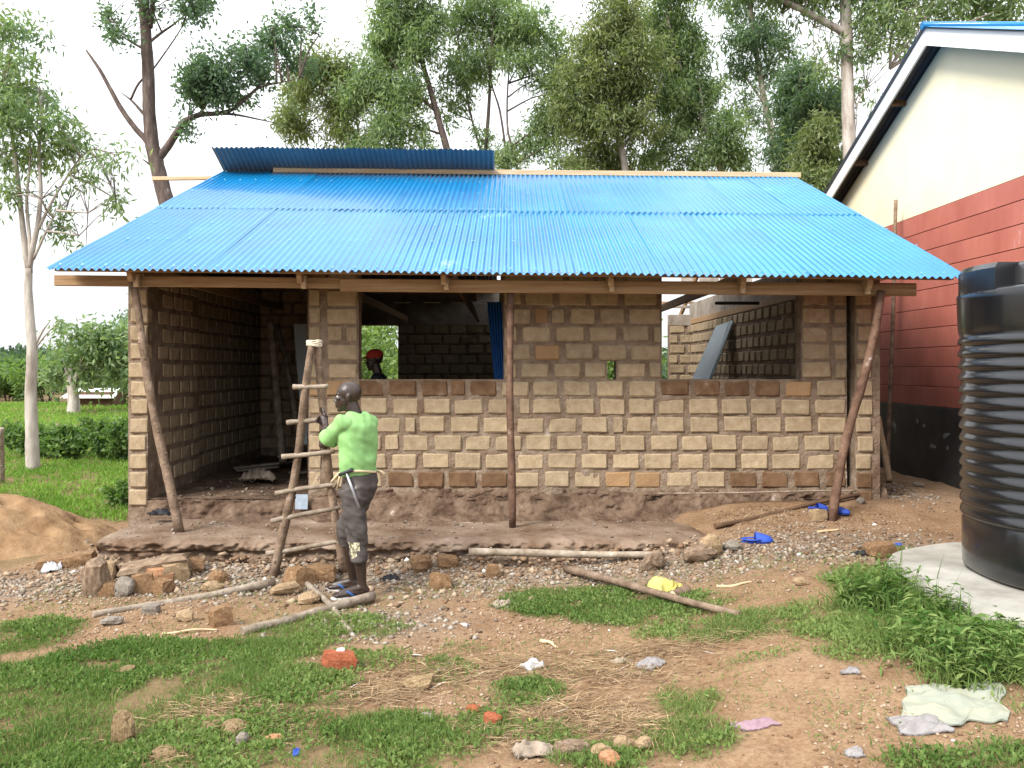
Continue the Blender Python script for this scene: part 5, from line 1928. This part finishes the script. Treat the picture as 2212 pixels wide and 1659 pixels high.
lying('pole', 'long pale pole lying on the ground from the ladder foot to the left', (200, 1334), (592, 1266), .026, .036, 'pole_pale', 501, bend=.03)
lying('pole', 'thick pale pole on the grass, nearest the camera, ending under the sandals', (523, 1371), (806, 1301), .030, .038, 'pole_pale', 502, bend=.01, l1=.045)
lying('pole', 'thin crooked pole crossing under the thick pale one', (660, 1262), (757, 1371), .024, .022, 'pole_pale', 503, bend=.02)
stick('pole', at(1013, 1192, 7.50), at(1432, 1198, 7.42), .034, .029, M['pole_pale'], 'straight grey pole lying along the front of the veranda slab', 'pole', 504, 'poles lying on the ground', .01)
lying('pole', 'brown pole half buried beside the strip of grass', (1222, 1236), (1600, 1334), .034, .022, 'pole', 505, bend=.01)
lying('pole', 'dark thin crooked pole lying past the right leaning post', (1545, 1145), (1874, 1078), .026, .018, 'timber_dark', 506, bend=.03, l0=.035, l1=.06)
lying('twig', 'thin dark twig lying on the bare patch at the left', (54, 1390), (178, 1343), .007, .010, 'timber_dark', 507, 'twig', .02, None)
lying('twig', 'short brown twig on the gravel before the slab', (1178, 1244), (1208, 1222), .012, .010, 'timber_dark', 508, 'twig', .01, None)
lying('wood_chip', 'long tan wood splinter on the dirt right of the yellow cloth', (1548, 1270), (1625, 1259), .013, .007, 'timber_pale', 509, 'wood chip', .012, None)
lying('wood_chip', 'short dry stick in the lower left grass', (496, 1560), (566, 1552), .010, .007, 'timber_pale', 510, 'wood chip', .01, None)
lying('wood_chip', 'thin pale stick in the grass left of the red brick', (630, 1478), (720, 1450), .006, .004, 'timber_pale', 511, 'wood chip', .015, None)
lying('wood_chip', 'flat pale wood shaving below the strip of grass', (1168, 1388), (1206, 1402), .014, .006, 'timber_pale', 512, 'wood chip', .01, None)
lying('wood_chip', 'upper of the two tan splinters below the long pole', (350, 1372), (470, 1362), .008, .006, 'timber_pale', 513, 'wood chip', .015, None)
lying('wood_chip', 'lower of the two tan splinters below the long pole', (338, 1386), (404, 1376), .008, .005, 'timber_pale', 514, 'wood chip', .01, None)
lying('wood_chip', 'pale offcut lying on the mound right of the leaning post', (1766, 1152), (1812, 1146), .014, .010, 'timber_pale', 515, 'wood chip', .004, None)
stick('pipe', at(1420, 1066, 8.86), at(1850, 1060, 8.98), .008, .008, M['pole_pale'], 'pale grey conduit pipe running along the mud foot of the wall', 'pipe', 516, None, .012)
lg = stick('log', G(1454, 1286, .032), G(1480, 1278, .034) + Vector((.03, .05, 0)), .036, .038, M['pole'], 'short cut log beside the yellow cloth', 'log', 517, None, 0)
mb = MB()
a = G(1454, 1286, .032); b = G(1480, 1278, .034) + Vector((.03, .05, 0)); dd = (a - b).normalized()
mb.tube([a + dd * .001, a + dd * .004], .034, 9)
q = mb.build('cut_face', M['cut_wood'], lg); q.location = -lg.location


# crumpled sheets of plastic, cloth and paper
def crumple(name, label, vx, vy, w, dep, h, mkey, seed, cat, rz=0, n=18, lift=.0, base=None, folds=3.0, thick=.004):
    p = base if base is not None else G(vx, vy)
    W = w * p.y / F0
    r = random.Random(seed)
    U, Vv = np.meshgrid(np.linspace(-1, 1, n), np.linspace(-1, 1, n), indexing='ij')
    sq = np.maximum(np.abs(U), np.abs(Vv))
    # torn, uneven outline
    X = W / 2 * (U * (1 + .30 * (noise(Vv * 1.7 + seed, np.sign(U) * 3 + 5, seed, 7) - .5)) + .16 * (noise(Vv * 2.9, U * 1.3, seed + 4, 8) - .5) + .25 * Vv * math.sin(seed * 1.7))
    Y = dep / 2 * (Vv * (1 + .5 * (noise(U * 1.9 + seed, np.sign(Vv) * 3 + 5, seed, 9) - .5)) + .30 * (noise(U * 3.1, Vv * 1.3, seed + 6, 10) - .5))
    sk = U * math.cos(seed) + Vv * math.sin(seed)
    ridge = (1 - np.abs(2 * noise(sk * folds + seed, (U - Vv) * folds * .45, 3, 9) - 1)) ** 2
    fine = (1 - np.abs(2 * noise(U * 2.3 * folds, Vv * 2.3 * folds + sk, seed, 11) - 1)) ** 2
    Z = h * ((1 - sq ** 3) * .35 * (.35 + ridge) + .42 * ridge * (.4 + .6 * (1 - sq ** 4)) + .22 * fine) + thick
    V1 = np.stack([X, Y, Z], -1).reshape(-1, 3)
    if base is None:                                     # drape on the uneven ground
        c, s_ = math.cos(rz), math.sin(rz)
        wx = p.x + X * c - Y * s_; wy = p.y + X * s_ + Y * c
        V1[:, 2] += (H(wx, wy) - H(p.x, p.y)).ravel()
    F = grid_faces(n, n)
    m_ = n * n
    rim = [i * n for i in range(n)] + [(n - 1) * n + j for j in range(1, n)] + [i * n + n - 1 for i in range(n - 2, -1, -1)] + [j for j in range(n - 2, 0, -1)]
    side = [(rim[k], rim[(k + 1) % len(rim)], rim[(k + 1) % len(rim)] + m_, rim[k] + m_) for k in range(len(rim))]
    o = np_obj(name, np.concatenate([V1, V1 - np.array([0, 0, thick])]), np.concatenate([F, F[:, ::-1] + m_, np.array(side)]), M[mkey], smooth=True)
    o.location = (p.x, p.y, p.z + lift)
    o.rotation_euler = (0, 0, rz)
    tag(o, label, cat)
    return o


crumple('sack', 'large crumpled white sack with faint green print on the right', 2062, 1524, 200, .34, .042, 'sack_print', 1, 'sack', -.18, 34)
crumple('plastic_bag', 'flattened grey plastic bag below the large white sack', 1988, 1572, 108, .16, .035, 'clear_plastic', 2, 'plastic bag', -.15)
crumple('plastic_scrap', 'faded purple plastic scrap trodden into the path', 1628, 1567, 86, .09, .02, 'purple', 3, 'plastic scrap', .1)
crumple('paper_scrap', 'torn white paper scrap in the middle of the dry grass', 1150, 1442, 50, .10, .05, 'paper', 4, 'paper', .7, 12)
crumple('plastic_scrap', 'right one of two pale plastic scraps on the straw', 1404, 1440, 46, .14, .05, 'clear_plastic', 5, 'plastic scrap', -.6, 12)
crumple('plastic_scrap', 'left one of two pale plastic scraps on the straw', 1342, 1432, 42, .08, .03, 'rag', 6, 'plastic scrap', .2, 12)
crumple('yellow_cloth', 'crumpled bright yellow plastic bag beside the short log', 1436, 1282, 62, .16, .14, 'yellow', 7, 'plastic bag', .5, 16, folds=1.3)
crumple('rag', 'dusty grey rag twisted on the ground at the bottom', 1152, 1630, 96, .13, .07, 'rag', 8, 'rag', .45, 16)
crumple('paper_scrap', 'cream crumpled paper at the left end of the grass strip', 1085, 1308, 46, .10, .06, 'rag', 9, 'paper', .5, 12)
crumple('plastic_bag', 'white plastic bag in the rubble left of the slab', 112, 1234, 42, .16, .09, 'white_plastic', 10, 'plastic bag', .1, 14)
crumple('plastic_bag', 'white and violet plastic packet at the foot of the sand', 122, 1180, 40, .14, .06, 'white_plastic', 11, 'plastic bag', .2, 14)
crumple('sack', 'greyish cement sack between the sand and the slab', 168, 1178, 70, .30, .10, 'rag', 12, 'sack', .7, 16)
crumple('sack', 'torn white sack corner above the cement sack', 192, 1150, 26, .12, .13, 'white_plastic', 13, 'sack', .3, 14)
crumple('black_scrap', 'torn black plastic sheet at the foot of the left pier', 0, 0, 46, .16, .07, 'black_rubber', 14, 'plastic scrap', .3, 14, base=at(344, 1113, 8.72))
crumple('blue_scrap', 'small bright blue plastic bit in the bottom left grass', 640, 1630, 14, .05, .03, 'clog', 15, 'plastic scrap', .3, 8)
crumple('yellow_scrap', 'small yellow leaf of plastic in the lower grass', 1144, 1562, 18, .04, .03, 'yellow', 16, 'plastic scrap', .6, 8)
crumple('plastic_scrap', 'dark blue rag left of the square brown block near the pad', 1870, 1200, 44, .12, .05, 'black_rubber', 17, 'rag', .2, 12)
crumple('plastic_scrap', 'blue and white packet behind the square brown block near the pad', 1940, 1180, 16, .06, .03, 'clog', 18, 'plastic scrap', -.4, 10)
crumple('plastic_scrap', 'grey flat wrapper on the path left of the weeds', 1836, 1454, 40, .07, .03, 'clear_plastic', 19, 'plastic scrap', -.1, 10)
crumple('plastic_scrap', 'pale grey wrapper at the bottom of the path', 1844, 1632, 36, .07, .03, 'clear_plastic', 20, 'plastic scrap', .1, 10)
crumple('sack', 'white sack dropped on the dark floor inside the doorway', 0, 0, 70, .30, .17, 'rag', 21, 'sack', .1, 18, base=at(556, 1040, 10.35))
crumple('black_scrap', 'black strap of rubber behind the man\'s heels', 845, 1252, 34, .08, .05, 'black_rubber', 22, 'rubber scrap', .2, 10)


# blue clogs
def clog(label, p, rz, tilt=0, s=1.0):
    o = empty('clog', p, rz); o.rotation_euler = (0, tilt, rz); o.scale = (s, s, s)
    tag(o, label, 'clog', 'blue clogs lost by the house')
    mb = MB()
    n = 18
    out = []
    for k in range(n):
        t = 2 * PI * k / n
        x = math.cos(t) * .13
        out.append((x, math.sin(t) * (.044 + .012 * (x / .13)), 0))
    mb.add([(x, y, 0) for x, y, z in out] + [(x * 1.02, y * 1.06, .026) for x, y, z in out], [tuple(reversed(range(n))), tuple(range(n, 2 * n))] + [(k, (k + 1) % n, n + (k + 1) % n, n + k) for k in range(n)])
    mb.build('sole', M['clog'], o)
    mb = MB()
    vs = []
    na, nb_ = 8, 11
    for i in range(na):
        q = i / (na - 1)
        x = -.015 + .142 * q
        w = (.058 + .004 * q) * (max(0, 1 - (q * .97) ** 4)) ** .5
        hh = .020 + .058 * (1 - q) ** .6
        for j in range(nb_):
            t = PI * j / (nb_ - 1)
            vs.append((x, math.cos(t) * w, .020 + math.sin(t) * hh))
    g = [tuple(q) for q in grid_faces(na, nb_)]
    mb.add(vs, g, 0, True)
    mb.add([(v[0], v[1] * .9, v[2] - .006) for v in vs], [f[::-1] for f in g], 0, True)
    mb.build('upper', M['clog'], o)
    mb = MB()
    mb.tube([(.02, .058, .040), (-.05, .052, .040), (-.10, .034, .042), (-.122, 0, .042), (-.10, -.034, .042), (-.05, -.052, .040), (.02, -.058, .040)], [(.020, .005)] * 7, 6)
    mb.build('strap', M['clog'], o)
    return o


c1 = G(1636, 1174, .0)
clog('blue clog lying alone on the rubble at the slab end', c1, -.1, -.05, 1.05)
clog('blue clog just left of the right post foot', G(1768, 1103, .004), .1, 0, .8)
clog('blue clog just right of the right post foot', G(1812, 1110, .004), -.5, 0, .8)

# sheets and poles inside the house
def panel_sheet(name, label, corners, m, cat, ribs=0, thick=.006):
    a, b, c, d = [Vector(p) for p in corners]               # top-left, top-right, bottom-right, bottom-left
    o = empty(name, (d + c) / 2); tag(o, label, cat)
    nu = 60 if ribs else 2
    nrm = (b - a).cross(d - a).normalized()
    if nrm.y > 0: nrm = -nrm
    vs = []
    for i in range(nu):
        t = i / (nu - 1)
        w = nrm * (.012 * math.sin(t * ribs * 2 * PI) if ribs else 0)
        for j in range(2):
            p = (a.lerp(b, t)).lerp(d.lerp(c, t), j) + w
            vs.append(p)
    mb = MB()
    g = [tuple(q) for q in grid_faces(nu, 2)]
    mb.add(vs, g, 0, True)
    n = len(vs)
    mb.add([v - nrm * thick for v in vs], [f[::-1] for f in g], 0, True)
    mb.add([vs[0], vs[1], vs[1] - nrm * thick, vs[0] - nrm * thick], [(0, 1, 2, 3)])
    mb.add([vs[-2], vs[-1], vs[-1] - nrm * thick, vs[-2] - nrm * thick], [(3, 2, 1, 0)])
    q = mb.build('sheet', m, o); q.location = -o.location
    return o, nrm


def down(p, q, z):
    """extend the line p->q to height z"""
    t = (z - p.z) / (q.z - p.z)
    return p + (q - p) * t


tl, tr = at(1052, 652, 9.75), at(1084, 652, 9.70)
bl, br = at(1068, 822, 9.5), at(1090, 822, 9.45)
panel_sheet('iron_sheet', 'dark blue corrugated sheet standing at the right side of the first window', (tl, tr, down(tr, br, .43), down(tl, bl, .43)), M['sheet_blue'], 'iron sheet', 5)
tl, tr = at(1547, 704, 13.9), at(1584, 692, 13.3)
bl, br = at(1493, 822, 13.6), at(1534, 822, 13.15)
dr, nrm = panel_sheet('steel_panel', 'pale blue grey steel panel leaning inside the second window', (tl, tr, down(tr, br, .43), down(tl, bl, .43)), M['sheet_grey'], 'panel', 0, .02)
mb = MB()
for q in (.80, .93):
    mb.tube([tl.lerp(tr, q) + nrm * .003, down(tl, bl, .43).lerp(down(tr, br, .43), q) + nrm * .003], .012, 6)
q = mb.build('rib', M['sheet_grey'], dr); q.location = -dr.location; q['kind'] = 'stuff'
o = stick('pole', at(612, 1000, 11.6), at(584, 690, 11.9), .055, .05, M['pole_pale'], 'thick prop pole standing in the dark behind the doorway', seed=601, bend=.03, group='props inside the doorway')
o = stick('pole', at(655, 985, 11.8), at(598, 700, 12.3), .04, .035, M['pole_pale'], 'thinner prop pole leaning beside the thick one in the doorway', seed=602, bend=.02, group='props inside the doorway')
tl, tr = at(634, 700, 12.2), at(662, 700, 12.2)
panel_sheet('iron_sheet', 'grey iron sheet leaning in the dark behind the ladder', (tl, tr, at(690, 960, 11.7), at(655, 960, 11.7)), M['sheet_grey'], 'iron sheet', 0)
for i, (a, b, lab) in enumerate((((505, 1012), (640, 996), 'upper plank lying on the floor inside the doorway'), ((510, 1022), (600, 1008), 'middle plank lying on the floor inside the doorway'), ((628, 1032), (700, 1034), 'lower plank lying inside the doorway behind the ladder'))):
    pa, pb = at(a[0], a[1], 11.6 - .3 * i), at(b[0], b[1], 11.9 - .3 * i)
    pa.z = max(pa.z, .46); pb.z = max(pb.z, .46)
    c = (pa + pb) / 2
    mb = MB(); mb.beam(pa - c, pb - c, .12, .025)
    o = mb.build('plank', M['pole_pale']); o.location = c
    tag(o, lab, 'plank', 'planks on the doorway floor')
mb = MB()
tl = at(638, 1068, 8.98); w, h = 27 * 8.98 / F0, 32 * 8.98 / F0
mb.box((0, 0, 0), (w, .006, h), Matrix.Rotation(-.15, 3, 'X'))
o = mb.build('zinc_plate', M['zinc']); o.location = tl + Vector((w / 2, 0, -h / 2))
tag(o, 'small bluish zinc plate propped against the door jamb', 'metal plate')
mb = MB()
mb.tube([at(1545, 655, 9.6), at(1640, 655, 9.6)], .018, 8)
o = mb.build('conduit', M['black_rubber'])
tag(o, 'short dark pipe lying across the top of the second window opening', 'pipe')

# ------------------------------------------------------------------ sand heap
n1, n2 = 150, 110
U, Vv = np.meshgrid(np.linspace(-1, 1, n1), np.linspace(-1, 1, n2), indexing='ij')
SXc, SYc = -5.95, 9.25
X, Y = SXc + U * 2.1, SYc + Vv * 1.6
d = np.sqrt(((X - SXc) / 1.72) ** 2 + ((Y - SYc) / 1.22) ** 2)
d = d + .10 * (fbm(X * 1.3, Y * 1.3, 0, 200, 2) - .5)
Z = .64 * np.clip(1 - d, 0, 1) ** .92 * (1 - .18 * np.exp(-(d / .22) ** 2)) + .05 * (1 - S((d - .5) / .6))
Z = Z + (d < 1.08) * (.10 * (fbm(X * 3.2, Y * 3.2, 0, 203, 3) - .5) * S((1.1 - d) / .4))
r = random.Random(77)
for k in range(26):                                      # foot and shovel hollows
    a, q = r.uniform(-2.6, .3), r.uniform(.3, .8)
    hx, hy = SXc + math.cos(a) * q * 1.7, SYc + math.sin(a) * q * 1.2
    Z = Z - r.uniform(.04, .09) * np.exp(-(((X - hx) / r.uniform(.07, .13)) ** 2 + ((Y - hy) / r.uniform(.06, .1)) ** 2))
base = H(X, Y)
Zs = base + Z - .03 - .08 * S((d - 1.0) / .12)
sp = np_obj('sand_heap', np.stack([X - SXc, Y - SYc, Zs], -1).reshape(-1, 3), grid_faces(n1, n2), M['sand'], smooth=True)
sp.location = (SXc, SYc, 0)
tag(sp, 'heap of orange brown building sand at the left edge', 'sand heap')

# dry root clods in the grass
for i, (vx, vy, w, h, lab) in enumerate(((262, 1612, 46, 84, 'tall dry brown root clod in the bottom left grass'), (500, 1590, 60, 26, 'dry root clod beside the white upright stone'), (352, 1642, 66, 20, 'flat dry clod at the bottom left edge of the grass'),
                                         (268, 1462, 44, 24, 'round dry clod in the upper left grass'), (450, 1580, 50, 18, 'low dry clod left of the white upright stone'), (900, 1490, 90, 22, 'wide dry straw clod right of the red brick'))):
    o = rock('dry_clod', lab, vx, vy, w, h, 'clod', 700 + i, 'stone', 'clod', group='dry root clods', sink=.2)
# ------------------------------------------------------------------ gravel, straw, grass, weeds (past counting)
rng = np.random.default_rng(17)


def inside_solid(x, y):
    """true where the house, slab, pad or tank stands"""
    hs = (x > -3.75) & (x < 2.0) & (y > 7.76) & (y < 17)
    hs |= (x > -4.0) & (x < 3.95) & (y > 8.8) & (y < 17)
    pd = (np.abs((x - 4.05) / 1.33) ** 2.7 + np.abs((y - 5.65) / 1.33) ** 2.7) < 1
    pile = (((x + 5.95) / 1.6) ** 2 + ((y - 9.25) / 1.15) ** 2) < 1
    return hs | pd | pile | (x > 5.1) & (y > 5)


def stones(name, n, sampler, smin, smax, m, zfun=H, flat=.6):
    x, y = sampler(n)
    n = len(x)
    s = smin + (smax - smin) * rng.random(n) ** 3.0
    base = np.array([[1, 0, 0], [0, 1, 0], [-1, 0, 0], [0, -1, 0], [0, 0, 1], [0, 0, -1]], float)
    V = base[None] * (.55 + .6 * rng.random((n, 6, 1))) + rng.normal(size=(n, 6, 3)) * .18
    V *= s[:, None, None] * np.array([1, 1, flat])
    a = rng.random(n) * 2 * PI
    c, q = np.cos(a)[:, None], np.sin(a)[:, None]
    V = np.stack([V[..., 0] * c - V[..., 1] * q, V[..., 0] * q + V[..., 1] * c, V[..., 2]], -1)
    V += np.stack([x, y, zfun(x, y) + s * flat * .25], 1)[:, None, :]
    f = np.array([[0, 1, 4], [1, 2, 4], [2, 3, 4], [3, 0, 4], [1, 0, 5], [2, 1, 5], [3, 2, 5], [0, 3, 5]])
    F = (np.arange(n)[:, None, None] * 6 + f[None]).reshape(-1, 3)
    o = np_obj(name, V.reshape(-1, 3), F, m, attrs={'tint': np.repeat(rng.random(n), 6)})
    return tag(o, kind='stuff')


M['gravel'] = mat('grey_gravel', [(.12, .078, .048), (.185, .13, .088), (.245, .195, .15), (.34, .30, .25)], .92, 5, attr='tint')
M['pebble'] = mat('earth_pebbles', [(.15, .08, .04), (.22, .13, .072), (.30, .195, .12), (.37, .28, .195)], .92, 5, attr='tint')


def samp(xr, yr, dens):
    def f(n):
        X, Y = [], []
        tot = 0
        while tot < n:
            x = rng.uniform(*xr, n); y = yr[0] + (yr[1] - yr[0]) * rng.random(n) ** 1.1
            k = (rng.random(n) < dens(x, y)) & ~inside_solid(x, y)
            X.append(x[k]); Y.append(y[k]); tot += k.sum()
        return np.concatenate(X)[:n], np.concatenate(Y)[:n]
    return f


stones('gravel', 10500, samp((-5.4, 4.6), (5.6, 10.4), lambda x, y: gravel_cover(x, y) ** 1.3), .005, .036, M['gravel'])
stones('pebbles', 27000, samp((-4.5, 4.6), (3.7, 10), lambda x, y: (1 - grass_cover(x, y)) * (.08 + .9 * S((fbm(x * 1.3, y * 1.3, 0, 310, 2) - .38) / .3) * (.45 + .55 * S((x + .2) / 1.0)))), .003, .021, M['pebble'])
stones('rubble', 700, samp((-5.2, 3.4), (6.3, 8.0), lambda x, y: gravel_cover(x, y) * S((7.9 - y) / .5)), .022, .055, M['pebble'])


def at_slab_face(n):
    return rng.uniform(-3.7, 1.7, n), 7.79 - .30 * rng.random(n) ** 1.5


stones('rubble', 420, at_slab_face, .018, .06, M['pebble'], lambda x, y: H(x, y) + np.clip((y - 7.55) / .24, 0, 1) * .09 * rng.random(len(x)))


def slab_z(x, y):
    return np.full_like(np.asarray(x, float), .245)


def on_slab(n):
    x = rng.uniform(-3.6, 1.8, n); y = 8.72 - .85 * rng.random(n) ** 1.6
    return x, y


stones('chippings', 420, on_slab, .005, .026, M['gravel'], slab_z)


def in_door(n):
    return rng.uniform(-3.6, -2.2, n), 9.2 + 2.0 * rng.random(n) ** 1.4


stones('chippings', 160, in_door, .006, .035, M['gravel'], lambda x, y: np.full_like(x, .425))

# grass blades
M['field'] = mat('field_grass_blades', [(.09, .20, .03), (.15, .30, .05), (.21, .36, .07), (.23, .36, .08)], .85, 5, 0, 30, .05, trans=.3, attr='tint')
M['grass'] = mat('grass_blades', [(.058, .130, .026), (.112, .225, .046), (.175, .305, .068), (.23, .29, .10)], .8, 5, 0, 30, .1, trans=.3, attr='tint')


def blades(name, x, y, Lm, Wm, m, lean=.75, tint_mu=.45, zoff=0.0, zfun=H, droop=.18):
    n = len(x)
    z = zfun(x, y) + zoff
    base = np.stack([x, y, z], 1)
    a = rng.random(n) * 2 * PI
    t = np.abs(rng.normal(0, lean, n))
    dirv = unit(np.stack([np.cos(a) * t, np.sin(a) * t, np.ones(n)], 1))
    side = unit(np.cross(dirv, unit(rng.normal(size=(n, 3)))))
    L = Lm * (.45 + .95 * rng.random(n)); W = Wm * (.6 + .8 * rng.random(n))
    V, F = leaf_quads(base, dirv, side, L, W, droop)
    pt = fbm(x * 1.1, y * 1.1, 0, 400, 2) - .5
    tint = np.clip(tint_mu + .9 * pt + rng.normal(0, .16, n), 0, 1)
    tint = np.minimum(tint, .82)
    return tag(np_obj(name, V, F, m, attrs={'tint': np.repeat(tint, 4)}), kind='stuff')


def grass_samp(xr, yr, n, power=1.0, ybias=1.0):
    X, Y, tot = [], [], 0
    while tot < n:
        x = rng.uniform(*xr, n); y = yr[0] + (yr[1] - yr[0]) * rng.random(n) ** ybias
        k = (rng.random(n) < grass_cover(x, y) ** power * .9 * np.clip(2.1 * fbm(x * 4, y * 4, 0, 420, 3) - .42, 0, 1)) & ~inside_solid(x, y)
        X.append(x[k]); Y.append(y[k]); tot += k.sum()
    return np.concatenate(X)[:n], np.concatenate(Y)[:n]


x, y = grass_samp((-4.2, 4.4), (3.4, 8.4), 95000, 1.25)
tall = .6 + .9 * noise(x * 2.1, y * 2.1, 0, 430)
blades('grass', x, y, .046 * tall, .0050, M['grass'], 1.05)
k = rng.random(len(x)) < .05
blades('dry_grass', x[k], y[k], .06, .0035, M['straw'], 1.0)
# broad low leaves among the grass
x, y = grass_samp((-3.6, 4.2), (3.5, 7.0), 46000, 1.4)
k = noise(x * 2.6, y * 2.6, 0, 433) > .34
blades('clover', x[k], y[k], .034, .015, M['grass'], 1.5, .55, .016)
# field behind and beside the house
x, y = grass_samp((-17, -3.9), (9.2, 22), 90000, 1.0, 1.3)
k = ~((np.abs(x + 5.95) < 1.5) & (np.abs(y - 9.25) < 1.0))
blades('field_grass', x[k], y[k], .11, .016, M['field'], .9, .5)
x, y = grass_samp((-34, -5), (20, 42), 45000, 1.0)
blades('field_grass', x, y, .16, .045, M['field'], .9, .55)
# scattered blades creeping into the dirt
x = rng.uniform(-3.8, 3.5, 16000); y = rng.uniform(3.5, 7.2, 16000)
k = (noise(x * 1.7, y * 1.7, 0, 440) > .46) & ~inside_solid(x, y)
blades('sparse_grass', x[k], y[k], .04, .005, M['grass'], 1.0, .55)


# tall leafy weeds round the pad
def weed_zone(n, pts):
    X, Y = [], []
    for (vx, vy, rx, ry) in pts:
        c = G(vx, vy)
        m_ = n // len(pts)
        X.append(c.x + rng.normal(0, .5, m_) * rx * c.y / F0); Y.append(c.y + rng.normal(0, .5, m_) * ry * c.y / F0 * 2.2)
    x, y = np.concatenate(X), np.concatenate(Y)
    k = ~inside_solid(x, y)
    return x[k], y[k]


zone = [(1880, 1310, 70, 26), (1960, 1280, 70, 40), (2010, 1340, 80, 36), (2080, 1400, 80, 40), (2150, 1430, 70, 40), (2000, 1410, 90, 36), (2190, 1390, 50, 30), (2100, 1470, 90, 24)]
x, y = weed_zone(480, zone)
n = len(x)
hgt = rng.uniform(.08, .26, n) * (.6 + .8 * noise(x * 2, y * 2, 0, 470))
per = 12
ci = np.repeat(np.arange(n), per)
t = np.tile(np.linspace(.15, 1.0, per), n)
lean = rng.normal(0, .22, (n, 2))
bx = x[ci] + lean[ci, 0] * hgt[ci] * t; by = y[ci] + lean[ci, 1] * hgt[ci] * t
bz = H(x, y)[ci] + hgt[ci] * t
a = rng.random(len(ci)) * 2 * PI
dirv = unit(np.stack([np.cos(a), np.sin(a), rng.normal(.15, .35, len(ci))], 1))
side = unit(np.cross(dirv, np.array([0, 0, 1.0]) + rng.normal(0, .25, (len(ci), 3))))
V, F = leaf_quads(np.stack([bx, by, bz], 1), dirv, side, .075 * (.5 + .8 * rng.random(len(ci))), .017 * (.6 + .8 * rng.random(len(ci))), .25)
tint = np.clip(.35 + .25 * rng.normal(size=n), 0, 1)[ci]
tag(np_obj('weeds', V, F, M['grass'], attrs={'tint': np.repeat(np.clip(tint + rng.normal(0, .1, len(ci)), 0, .85), 4)}), kind='stuff')
sx, sy = np.repeat(x, 2), np.repeat(y, 2)
nn = len(sx)
dv = unit(np.stack([np.repeat(lean[:, 0], 2), np.repeat(lean[:, 1], 2), np.ones(nn)], 1))
sd = unit(np.cross(dv, unit(rng.normal(size=(nn, 3)))))
V, F = leaf_quads(np.stack([sx, sy, H(sx, sy)], 1), dv, sd, np.repeat(hgt, 2) * 1.05, np.full(nn, .006))
tag(np_obj('weed_stems', V, F, M['grass'], attrs={'tint': np.full(nn * 4, .3)}), kind='stuff')
x, y = weed_zone(9000, zone)
blades('weed_grass', x, y, .15, .006, M['grass'], .6, .42)
x = rng.uniform(2.2, 2.85, 60); y = rng.uniform(4.6, 6.6, 60)
blades('tall_grass', x, y, .34, .006, M['grass'], .35, .35)

# dry straw lying flat
def lying_blades(name, n, pts, L, W, m):
    X, Y = [], []
    for (vx, vy, rx, ry) in pts:
        c = G(vx, vy); m_ = n // len(pts)
        X.append(c.x + rng.normal(0, .5, m_) * rx * c.y / F0); Y.append(c.y + rng.normal(0, .5, m_) * ry * c.y / F0 * 2.4)
    x, y = np.concatenate(X), np.concatenate(Y)
    k = ~inside_solid(x, y); x, y = x[k], y[k]
    n = len(x)
    a = rng.normal(0.25, .75, n) + (rng.random(n) < .5) * PI
    dirv = unit(np.stack([np.cos(a), np.sin(a), np.abs(rng.normal(0, .13, n))], 1))
    side = unit(np.cross(dirv, np.array([0, 0, 1.0]) + rng.normal(0, .4, (n, 3))))
    V, F = leaf_quads(np.stack([x, y, H(x, y) + .008 + .01 * rng.random(n)], 1), dirv, side, L * (.3 + 1.0 * rng.random(n)), W * (.6 + .8 * rng.random(n)), .05)
    return tag(np_obj(name, V, F, m, attrs={'tint': np.repeat(rng.random(n), 4)}), kind='stuff')


lying_blades('straw', 9500, [(1150, 1440, 190, 40), (1330, 1460, 170, 40), (1240, 1540, 120, 46), (950, 1450, 140, 34), (1450, 1400, 200, 26), (830, 1500, 110, 30), (480, 1540, 130, 30), (1100, 1590, 160, 40), (1350, 1560, 80, 40)], .13, .0034, M['straw'])
lying_blades('straw', 900, [(250, 1620, 60, 40), (500, 1580, 70, 20), (360, 1640, 60, 16), (880, 1420, 70, 16), (600, 1570, 60, 20), (560, 1600, 60, 20)], .09, .005, M['straw'])
